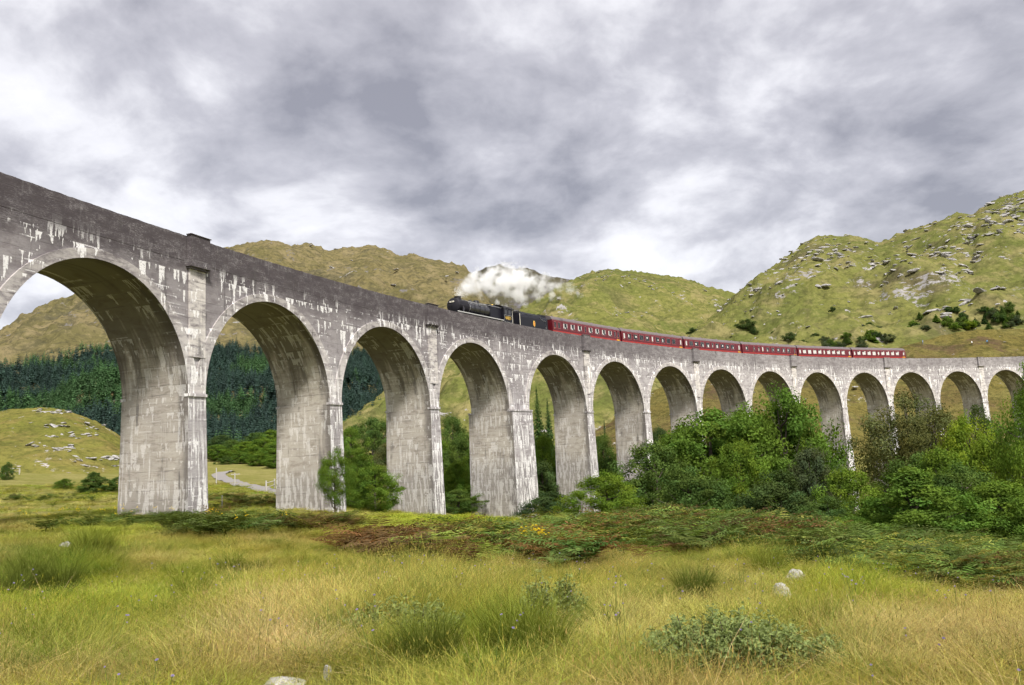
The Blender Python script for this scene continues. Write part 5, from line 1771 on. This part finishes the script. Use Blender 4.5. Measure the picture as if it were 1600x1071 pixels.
# bracken: bands along the meadow's brow and round the pier feet
fern_lib = lib_collection('bracken', [fern_mesh(50 + i, 7 + i % 3, .85 + .1 * (i % 2)) for i in range(5)])
FG, FY, FR, FB, FD = [np.array(c) for c in ((.125, .180, .050), (.23, .25, .058), (.19, .100, .045), (.13, .088, .042), (.085, .115, .032))]
BR = [(605, 872, 36, 7, (FR, FR, FB), 90), (775, 870, 50, 11, (FG, FY, FG, FG, FR), 170), (720, 862, 40, 9, (FG, FY, FG), 70), (890, 882, 40, 9, (FY, FR, FG), 60), (955, 858, 50, 11, (FR, FG, FY, FG), 200), (1050, 842, 70, 11, (FB, FG, FY, FG, FD), 300),
      (1180, 843, 90, 11, (FG, FG, FY, FG, FB), 340), (1110, 858, 70, 12, (FG, FB, FG), 200), (1240, 866, 60, 9, (FB, FG, FR, FG), 180), (1330, 885, 60, 14, (FG, FG, FD), 240), (1420, 902, 70, 12, (FG, FG, FY), 260), (1510, 915, 70, 12, (FG, FG, FY), 240),
      (1590, 925, 50, 14, (FG, FB, FG, FY), 180), (1290, 850, 90, 10, (FG, FD), 220), (1480, 885, 90, 10, (FG, FD, FG), 240), (255, 818, 70, 6, (FD, FG, FD), 200), (430, 824, 80, 7, (FD, FB, FD, FY), 200), (520, 826, 40, 5, (FD, FB, FY), 80), (345, 812, 40, 5, (FD, FG), 70),
      (385, 785, 50, 8, (FD, FB, FD), 260), (120, 828, 60, 4, (FD, FG, FY), 40), (60, 782, 120, 4, (FD, FD), 120), (1000, 834, 40, 6, (FG, FB, FY), 90), (880, 832, 30, 4, (FY, FG), 40), (330, 840, 40, 5, (FD, FG), 50), (700, 885, 40, 7, (FY, FB), 40)]
P3 = []; T3 = []
for (cx, cy, rx, ry, cs, n) in BR:
    for _ in range(int(n * .6)):
        qx = rngG.normal(cx, rx * .55); qy = rngG.normal(cy, ry * .6)
        p = None
        P3.append((qx, qy)); c = cs[rngG.integers(len(cs))]
        T3.append(c * rngG.uniform(.7, 1.3) * (1 + rngG.normal(0, .08, 3)))
P3 = np.array(P3)
# vectorised ray / ground test
A_ = np.array([tuple(at(q[0], q[1], 1.0)) for q in P3])
yy = np.geomspace(5, 170, 260)
best = np.full(len(P3), 170.0); done = np.zeros(len(P3), bool)
zgrid = terr(A_[:, 0][:, None] * yy[None], np.broadcast_to(yy[None], (len(P3), len(yy))))
dz_ = CAMZ + (A_[:, 2] - CAMZ)[:, None] * yy[None] - zgrid
hitm = dz_ < 0
hi = np.where(hitm.any(1), hitm.argmax(1), -1)
okb = hi >= 0
bx = A_[:, 0] * yy[hi]; by = yy[hi]
by = by + rngG.normal(0, .02, len(by)) * by; bx = bx + rngG.normal(0, .02, len(bx)) * by
bz = terr(bx, by)
T3 = np.clip(np.array(T3), .01, 1)
n = int(okb.sum())
fs = rngG.uniform(.8, 1.4, n) * np.where(by[okb] > 40, .62, np.clip(by[okb] / 24, .5, 1.0))
scatter('bracken', np.stack([bx, by, bz], 1)[okb], np.stack([rngG.normal(0, .12, n), rngG.normal(0, .12, n), rngG.uniform(0, 6.28, n)], 1), np.stack([fs, fs, fs], 1), rngG.integers(0, 5, n), T3[okb], fern_lib,
        'bracken in green, yellow and rust along the brow of the meadow', 'bracken')

# small wild flowers
fl_lib = lib_collection('flowers', [flower_mesh(1, (.36, .30, .62), .42, 2, .011), flower_mesh(2, (.80, .60, .04), .5, 5, .028)])
fx, fy = wedge(120, 4.5, 15, .62)
fz = terr(fx, fy)
fidx = np.zeros(len(fx), int)
rg = []
for (cx, cy, n) in ((20, 812, 4), (95, 816, 5), (150, 817, 6), (185, 814, 4), (330, 824, 6), (360, 838, 4), (300, 806, 4), (450, 832, 3), (820, 876, 5), (250, 812, 4), (60, 820, 4), (840, 885, 4)):
    for _ in range(n):
        p = hit(rngG.normal(cx, 14), rngG.normal(cy, 3)); rg.append((p.x, p.y, p.z + .25))
rg = np.array(rg)
fp_all = np.concatenate([np.stack([fx, fy, fz + .12], 1), rg]); fidx = np.concatenate([fidx, np.ones(len(rg), int)])
n = len(fp_all)
scatter('wild_flowers', fp_all, np.stack([rngG.normal(0, .1, n), rngG.normal(0, .1, n), rngG.uniform(0, 6.28, n)], 1), np.ones((n, 3)) * rngG.uniform(.8, 1.2, (n, 1)), fidx, np.ones((n, 3)), fl_lib,
        'small violet and yellow wild flowers scattered through the grass', 'flowers')

# tussocks of rushes: each one a plant of its own
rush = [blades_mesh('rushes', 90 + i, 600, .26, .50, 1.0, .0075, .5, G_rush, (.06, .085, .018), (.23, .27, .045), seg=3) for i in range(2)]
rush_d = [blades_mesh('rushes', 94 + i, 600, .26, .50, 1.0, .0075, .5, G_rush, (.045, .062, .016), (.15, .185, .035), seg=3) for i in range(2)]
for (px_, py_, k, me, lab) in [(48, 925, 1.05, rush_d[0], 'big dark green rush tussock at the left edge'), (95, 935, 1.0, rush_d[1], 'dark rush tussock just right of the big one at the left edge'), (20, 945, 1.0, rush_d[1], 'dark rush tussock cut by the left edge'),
                             (135, 877, 1.25, rush[0], 'fresh green rush tussock in front of the first pier, beside a flat stone'), (160, 875, 1.1, rush[1], 'smaller fresh green tussock touching the one by the flat stone'),
                             (800, 1035, .85, rush[0], 'large fresh green rush tussock low in the middle foreground'), (845, 1040, .8, rush[1], 'narrow green tussock right of the large one in the middle foreground'), (672, 1050, .75, rush_d[0], 'dark rounded tussock left of the large green tussock in the middle foreground'),
                             (296, 950, .8, rush[1], 'green tussock in the left foreground among pale grass'), (1088, 948, .85, rush_d[0], 'dark tussock above the grey-green shrub'), (620, 1045, .6, rush[0], 'small green tussock at the bottom, left of the dark rounded one'),
                             (1200, 905, .9, rush[0], 'green tussock beside the pale boulders'), (360, 905, .8, rush[1], 'green tussock right of the left-hand pale grass'), (1030, 965, .6, rush[1], 'little green tussock left of the grey-green shrub'), (1275, 1005, .75, rush[0], 'green tussock right of the grey-green shrub')]:
    p = hit(px_, py_)
    o = link('rush_tussock', me); o.location = (p.x, p.y, p.z - .02); o.scale = (k, k, k * .95); o.rotation_euler = (0, 0, random.uniform(0, 6))
    tag(o, lab, 'rushes', 'rush tussocks in the meadow')


# low shrubs with small leaves
def shrub(px_, py_, wpx, hpx, label, seed, n=2600, dens=1.0):
    p = hit(px_, py_)
    rng = np.random.default_rng(seed)
    wm = wpx * p.y / F_PX / 2; hm = hpx * p.y / F_PX
    root = empty('low_shrub', p)
    C = []; Nn = []
    mb = MB()
    ns = int(46 * dens)
    for i in range(ns):
        a = rng.uniform(0, 6.28); r_ = math.sqrt(rng.random())
        bx_, by_ = math.cos(a) * r_ * wm, math.sin(a) * r_ * wm * .6
        h = hm * (1 - .55 * r_ ** 2) * rng.uniform(.65, 1.15)
        bz_ = tz(p.x + bx_, p.y + by_) - p.z
        top = np.array([bx_ * 1.12 + rng.normal(0, .05), by_ * 1.1 + rng.normal(0, .05), bz_ + h])
        b0 = np.array([bx_ * .8, by_ * .8, bz_ - .03])
        mb.tube([b0, (b0 + top) / 2 + rng.normal(0, .02, 3), top], [.006, .004, .002], 4, cap=False)
        m = int(n / ns)
        f = rng.uniform(.25, 1.02, m) ** .7
        q = b0[None] * (1 - f[:, None]) + top[None] * f[:, None] + rng.normal(0, .035, (m, 3))
        C.append(q)
        nn = rng.normal(0, .6, (m, 3)) + np.array([0, -.15, .8])
        Nn.append(nn / np.linalg.norm(nn, axis=1, keepdims=True))
    C = np.concatenate(C); Nn = np.concatenate(Nn)
    g = rng.uniform(.7, 1.35, (len(C), 1))
    cm = leaf_mesh('leaves', C, Nn, rng.uniform(.026, .05, len(C)) * (1 + .02 * p.y), rng, G_shrub, np.repeat(g, 3, 1), .5)
    link('leaves', cm, root)
    st = mb.build('stems', M_bark, root)
    tag(root, label, 'shrub', 'low shrubs in the meadow')


shrub(1150, 1045, 270, 80, 'grey-green spreading shrub in the right foreground', 1, 9000, 2.4)
shrub(630, 1003, 170, 65, 'small-leaved low shrub left of the middle foreground', 2, 3200)
shrub(866, 990, 100, 85, 'upright little shrub in the middle of the meadow', 3, 2600)
shrub(1140, 862, 44, 34, 'pale green small shrub in front of the bracken', 4, 1800)
shrub(900, 1000, 70, 30, 'patch of small-leaved shrub just below the upright little shrub', 5, 1500)


# ------------------------------------------------------------------ rocks
def rock_mat(name='lichened_rock', k=1.0):
    mt, nt, out = new_mat(name)
    p = nt.node('ShaderNodeTexCoord').outputs['Object']
    a = nt.noise(p, 2.2, 6, .65)
    b = nt.vor(p, 7.0)
    c = nt.mix(nt.ss(a, .35, .65), (.27 * k, .26 * k, .25 * k), (.56 * k, .54 * k, .53 * k))
    c = nt.mix(nt.m('MULTIPLY', nt.ss(nt.noise(p, 6, 5, .7), .55, .65), .7), c, (.13, .125, .11))
    principled(nt, out, c, .9, .2, nt.m('ADD', a, nt.m('MULTIPLY', b, .3)), .7, .06)
    return mt


M_rock = rock_mat()
M_crag = rock_mat('grey_crag', .80)


def rock_mesh(seed, sx, sy, sz, sub=3, rough=.35, mat=None):
    bm = bmesh.new()
    bmesh.ops.create_icosphere(bm, subdivisions=sub, radius=1)
    rng = random.Random(seed)
    pl_ = [(Vector((rng.gauss(0, 1), rng.gauss(0, 1), rng.gauss(.1, .8))).normalized(), rng.uniform(.55, .85)) for _ in range(9)]
    for v in bm.verts:
        for (n_, d_) in pl_:
            q = v.co.dot(n_) - d_
            if q > 0: v.co -= n_ * q
        nn = fbm(np.array([v.co.x * 2 + seed]), np.array([v.co.y * 2 + v.co.z * 3]), 3)[0]
        v.co *= 1 + nn * rough * .4
        v.co.x *= sx; v.co.y *= sy; v.co.z *= sz
    me = bpy.data.meshes.new('rock'); bm.to_mesh(me); bm.free()
    me.materials.append(mat or M_rock)
    return me


for i, (px_, py_, w_, h_, up, lab) in enumerate([(440, 1092, 66, 17, .5, 'flat pale stone at the bottom edge, left of centre'), (1243, 918, 30, 20, .8, 'rounded pale boulder, upper of the pair in the right meadow'), (1222, 944, 34, 20, .6, 'pale stone, lower of the pair in the right meadow'),
                                              (657, 850, 15, 18, 1.2, 'small pointed white stone at the edge of the bracken'), (103, 862, 22, 9, .5, 'flat pale stone beside the fresh green tussock at left'), (512, 1078, 15, 20, 1.0, 'narrow pale stone right of the flat stone at the bottom edge')]):
    p = hit(px_, py_)
    k = p.y / F_PX
    me = rock_mesh(100 + i, w_ * k * .56, w_ * k * .42, h_ * k * .72)
    o = link('boulder', me); o.location = (p.x, p.y, p.z + h_ * k * .55 + .05); o.rotation_euler = (0, 0, .4 * i)
    tag(o, lab, 'stone', 'pale stones in the meadow')

# bedrock breaking through the grass of the hills
def rocks_on(hname, n, sizes, label, pred, seed, cname):
    V_, nr_ = HILLS[hname]
    rng = np.random.default_rng(seed)
    fl = V_[:nr_]
    X_, Y_ = proj_np(fl)
    x_, y_ = fl[..., 0], fl[..., 1]
    m = pred(X_, Y_, x_, y_)
    m = np.clip(m, 0, None).ravel()
    if m.sum() == 0: return
    sel_ = rng.choice(len(m), n, p=m / m.sum())
    p_ = fl.reshape(-1, 3)[sel_]
    N2 = len(p_)
    gap = p_[:, 1:2] / 900
    p_ = p_ + np.concatenate([rng.normal(0, 3.0, (N2, 2)) * gap, np.zeros((N2, 1))], 1)
    s_ = rng.uniform(.35, 1, N2) ** 2 * (sizes[1] - sizes[0]) + sizes[0]
    scl_ = np.stack([s_ * rng.uniform(.8, 1.9, N2), s_ * rng.uniform(.7, 1.3, N2), s_ * rng.uniform(.22, .45, N2)], 1)
    scatter('rock_outcrop', p_ - np.stack([0 * s_, 0 * s_, s_ * .26], 1), np.stack([rng.normal(0, .25, N2), rng.normal(0, .25, N2), rng.normal(0, .5, N2)], 1), scl_, rng.integers(0, 4, N2), np.ones((N2, 3)), cname, label, 'rocks')


rock_lib = lib_collection('outcrop', [rock_mesh(200 + i, 1, 1, 1, 2, .35, M_crag) for i in range(4)])


def clustered(x_, y_, sc, thr, k=10):
    return np.clip((fbm(x_ / sc, y_ / sc, 4) - thr) * k, 0, 1)


def blob(X_, Y_, lst):
    m = 0
    for (a, b, rx, ry, st) in lst:
        m = m + st * np.exp(-(((X_ - a) / rx) ** 2 + ((Y_ - b) / ry) ** 2))
    return m


rocks_on('D', 1300, (.6, 3.8), 'grey-white crags breaking through the right hill', lambda X_, Y_, x_, y_: (clustered(x_, y_, 45, .10) * .25 + blob(X_, Y_, [(1290, 395, 35, 16, 1.6), (1270, 410, 30, 12, 1.0), (1520, 385, 45, 28, 2.2), (1580, 340, 40, 25, 2.2), (1590, 310, 30, 14, 1.5), (1370, 415, 40, 10, 1.5), (1420, 435, 40, 10, 1.2), (1450, 400, 40, 15, 1.0), (1400, 360, 30, 10, .8), (1545, 360, 40, 20, 1.5), (1490, 350, 40, 12, 1.0), (1500, 425, 50, 8, .9), (1210, 440, 30, 15, .5), (1180, 460, 20, 14, .5)]) * (.25 + clustered(x_, y_, 14, .0))) * (X_ > 1120) * (Y_ < 500), 5, rock_lib)
rocks_on('D', 200, (.5, 1.6), 'small pale boulders strewn over the lower right hill', lambda X_, Y_, x_, y_: clustered(x_, y_, 25, .15) * (X_ > 1100) * (Y_ > 440) * (Y_ < 560), 6, rock_lib)
rocks_on('C', 420, (.5, 2.3), 'pale rocks breaking through the green middle hill', lambda X_, Y_, x_, y_: (clustered(x_, y_, 40, .12) * .3 + blob(X_, Y_, [(960, 432, 25, 6, 1.5), (1000, 440, 30, 6, 1.2), (945, 472, 14, 8, 1.2), (990, 490, 20, 8, 1.4), (1012, 505, 12, 4, 1.3), (890, 455, 14, 14, 1.0), (1000, 460, 30, 10, .5)]) * (.3 + clustered(x_, y_, 12, .0))) * (X_ > 780), 7, rock_lib)
rocks_on('A', 160, (1.5, 5.0), 'dark rocks on the high brown ridge', lambda X_, Y_, x_, y_: clustered(x_, y_, 60, .20) * (Y_ < 520) * (X_ > 250), 8, rock_lib)
rocks_on('E', 110, (.25, 1.1), 'pale stones on the heath behind the far arches', lambda X_, Y_, x_, y_: clustered(x_, y_, 12, .2) + blob(X_, Y_, [(1550, 525, 12, 3, .5), (1555, 548, 8, 4, .5), (1435, 537, 8, 3, .5)]), 9, rock_lib)
rocks_on('K', 200, (.2, .9), 'pale rock slabs breaking through the knoll', lambda X_, Y_, x_, y_: blob(X_, Y_, [(85, 643, 28, 4, 1.6), (75, 662, 16, 5, 1.2), (115, 668, 28, 5, 1.2), (135, 680, 24, 5, .7), (80, 681, 14, 3, 1.0), (55, 694, 14, 3, 1.2), (85, 703, 24, 4, 1.4), (115, 697, 18, 3, .6), (125, 716, 24, 3, 1.4), (170, 716, 22, 3, 1.5), (150, 731, 22, 2.5, 1.3), (180, 730, 14, 2.5, 1.2), (10, 697, 12, 2, .5)]) * (.2 + clustered(x_, y_, 4, -.05)), 10, rock_lib)

# ------------------------------------------------------------------ road and roadside posts
M_road = simple_mat('worn_asphalt', (.24, .225, .215), .9, .2, var=.15, vscale=.6)
rpts = [hit(q[0], q[1], 60, 290) for q in ((520, 795), (470, 781), (438, 772), (410, 766), (385, 760.5), (365, 755), (350, 749.5), (342, 744.5), (343, 741), (352, 738.5), (368, 737))]
rc_ = [Vector((0, 0, 0))]
L_, R_ = [], []
dense = []
for i in range(len(rpts) - 1):
    for k in range(8):
        f = k / 8
        p0 = rpts[max(0, i - 1)]; p1 = rpts[i]; p2 = rpts[i + 1]; p3 = rpts[min(len(rpts) - 1, i + 2)]
        q = .5 * ((2 * p1) + (p2 - p0) * f + (2 * p0 - 5 * p1 + 4 * p2 - p3) * f * f + (3 * p1 - p0 - 3 * p2 + p3) * f ** 3)
        dense.append(q)
rows_ = []
for i, q in enumerate(dense):
    a = dense[max(0, i - 1)]; b = dense[min(len(dense) - 1, i + 1)]
    d = (b - a); d.z = 0; d.normalize()
    nrm = Vector((-d.y, d.x, 0))
    row = []
    for o in (-1.35, -.7, 0, .7, 1.35):
        p = q + nrm * o
        row.append(Vector((p.x, p.y, tz(p.x, p.y) + .09)))
    mz = max(r_.z for r_ in row)
    rows_.append([Vector((r_.x, r_.y, mz)) for r_ in row])
mb = MB(); mb.grid(rows_, None, 0, False, True)
tag(mb.build('road', M_road), 'narrow pale road curving away behind the first pier', None, None, 'structure')

M_post = simple_mat('weathered_post', (.44, .42, .39), .8, .2, var=.2)
for (px_, top, bot, wid, cross, lab) in [(338, 732, 757, .16, False, 'pale marker post left of the road bend'), (367, 740, 760, .16, True, 'pale post with a short crossbar on the inside of the road bend'), (347, 775, 795, .09, False, 'thin white stake in the grass right of the first pier'),
                                 (416, 752, 769, .2, False, 'pale gatepost beside the road, nearer of the two by the second pier'), (429, 749, 764, .2, False, 'pale gatepost beside the road, closer to the second pier'), (31, 733, 740, .12, False, 'white end post of the fence at the left edge')]:
    p = hit(px_, bot, 40, 250)
    h = (at(px_, top, p.y).z - p.z)
    h = max(.7, min(2.6, h))
    root = empty('roadside_post', p)
    mb = MB(); mb.tube([(0, 0, -.3), (0, 0, h * .55), (.01, 0, h)], [wid * .6, wid * .55, wid * .5], 8); pst = mb.build('post', M_post, root)
    mb = MB(); mb.tube([(0, 0, h), (0, 0, h + .05)], [wid * .62, wid * .3], 8); mb.build('cap', M_post, root)
    if cross:
        mb = MB(); mb.box((.1, 0, h * .93), (1.3, .07, .1)); mb.build('crossbar', M_post, root)
    tag(root, lab, 'post', 'posts by the road')
g0, g1 = hit(416, 769, 40, 250), hit(429, 764, 40, 250)
mb = MB()
for zz in (.55, 1.1):
    mb.tube([(0, 0, zz), tuple((g1 - g0) + Vector((0, 0, zz)))], .05, 6)
o = mb.build('gate_rail', M_post); o.location = g0
tag(o, 'pale double rail joining the two gateposts by the road', 'rail')

# post-and-wire fence at the left edge
fen = empty('field_fence', hit(0, 742, 60, 220))
tag(fen, 'low pale post and rail fence at the left edge below the knoll', 'fence')
pp = [hit(q, 741.5 - .02 * q, 60, 220) for q in (-60, -45, -30, -16, -2, 9, 20, 30)]
for p in pp:
    mb = MB(); d = p - fen.location; mb.tube([d + Vector((0, 0, -.3)), d + Vector((0, 0, 1.1))], [.08, .07], 6); mb.build('post', M_post, fen)
for zz in (.5, .95):
    mb = MB(); mb.tube([p - fen.location + Vector((0, 0, zz)) for p in pp], .035, 4, cap=False); mb.build('rail', M_post, fen)


# ------------------------------------------------------------------ walkers on the heath
def skin_mat():
    return simple_mat('skin', (.55, .36, .27), .6)


M_skin = skin_mat()


def person(px_, py_, shirt, legs, label, facing=0.0, sit=False):
    b = hpick('E', px_, py_)
    root = empty('person', (b.x, b.y, b.z), facing)
    J = {'pel': (0, 0, .93), 'spine': (0, 0, 1.15), 'chest': (0, 0, 1.36), 'neck': (0, .01, 1.50), 'head': (0, .03, 1.62), 'top': (0, .02, 1.74),
         'lsh': (-.18, 0, 1.40), 'lel': (-.25, -.04, 1.12), 'lwr': (-.24, .12, .92), 'lha': (-.23, .18, .84), 'rsh': (.18, 0, 1.40), 'rel': (.26, -.02, 1.12), 'rwr': (.25, .10, .90), 'rha': (.24, .15, .82),
         'lhi': (-.10, 0, .88), 'lkn': (-.11, .10, .50), 'lan': (-.11, .02, .09), 'lto': (-.11, .18, .03), 'rhi': (.10, 0, .88), 'rkn': (.11, -.02, .48), 'ran': (.11, -.16, .10), 'rto': (.11, 0, .03)}
    R_ = {'pel': .15, 'spine': .14, 'chest': .155, 'neck': .06, 'head': .10, 'top': .075, 'lsh': .07, 'lel': .05, 'lwr': .035, 'lha': .04, 'rsh': .07, 'rel': .05, 'rwr': .035, 'rha': .04, 'lhi': .10, 'lkn': .065, 'lan': .045, 'lto': .04, 'rhi': .10, 'rkn': .065, 'ran': .045, 'rto': .04}
    E_ = [('pel', 'spine'), ('spine', 'chest'), ('chest', 'neck'), ('neck', 'head'), ('head', 'top'), ('chest', 'lsh'), ('lsh', 'lel'), ('lel', 'lwr'), ('lwr', 'lha'), ('chest', 'rsh'), ('rsh', 'rel'), ('rel', 'rwr'), ('rwr', 'rha'),
          ('pel', 'lhi'), ('lhi', 'lkn'), ('lkn', 'lan'), ('lan', 'lto'), ('pel', 'rhi'), ('rhi', 'rkn'), ('rkn', 'ran'), ('ran', 'rto')]
    ks = list(J)
    me = bpy.data.meshes.new('body')
    me.from_pydata([J[k] for k in ks], [(ks.index(a), ks.index(c)) for a, c in E_], [])
    o = link('body', me, root)
    o.modifiers.new('skin', 'SKIN'); o.modifiers.new('sub', 'SUBSURF').levels = 1
    for i, k in enumerate(ks):
        sv = me.skin_vertices[0].data[i]; sv.radius = (R_[k], R_[k]); sv.use_root = (k == 'pel')
    mt, nt, out = new_mat('clothes')
    z_ = nt.xyz(nt.node('ShaderNodeTexCoord').outputs['Object'])[2]
    c = nt.mix(nt.ss(z_, .93, .95), legs, shirt)
    c = nt.mix(nt.ss(z_, 1.49, 1.51), c, (.52, .34, .26))
    c = nt.mix(nt.ss(z_, .11, .09), c, (.04, .035, .03))
    principled(nt, out, c, .85, .2)
    me.materials.append(mt)
    bm = bmesh.new(); bmesh.ops.create_uvsphere(bm, u_segments=10, v_segments=8, radius=.112, matrix=Matrix.Translation((0, .0, 1.69)))
    hm = bpy.data.meshes.new('hair'); bm.to_mesh(hm); bm.free(); hm.materials.append(M_frame)
    link('hair', hm, root)
    tag(root, label, 'person')


person(1545, 537, (.12, .32, .55), (.04, .05, .08), 'walker in a blue top standing on the heath behind the far arches', 2.6)
person(1521, 540, (.80, .80, .78), (.05, .05, .05), 'walker in a white top on the heath, left of the one in blue', 3.4)
person(1441, 538, (.25, .40, .72), (.12, .14, .22), 'walker in light blue beside a grey rock on the brow of the heath', 1.0)
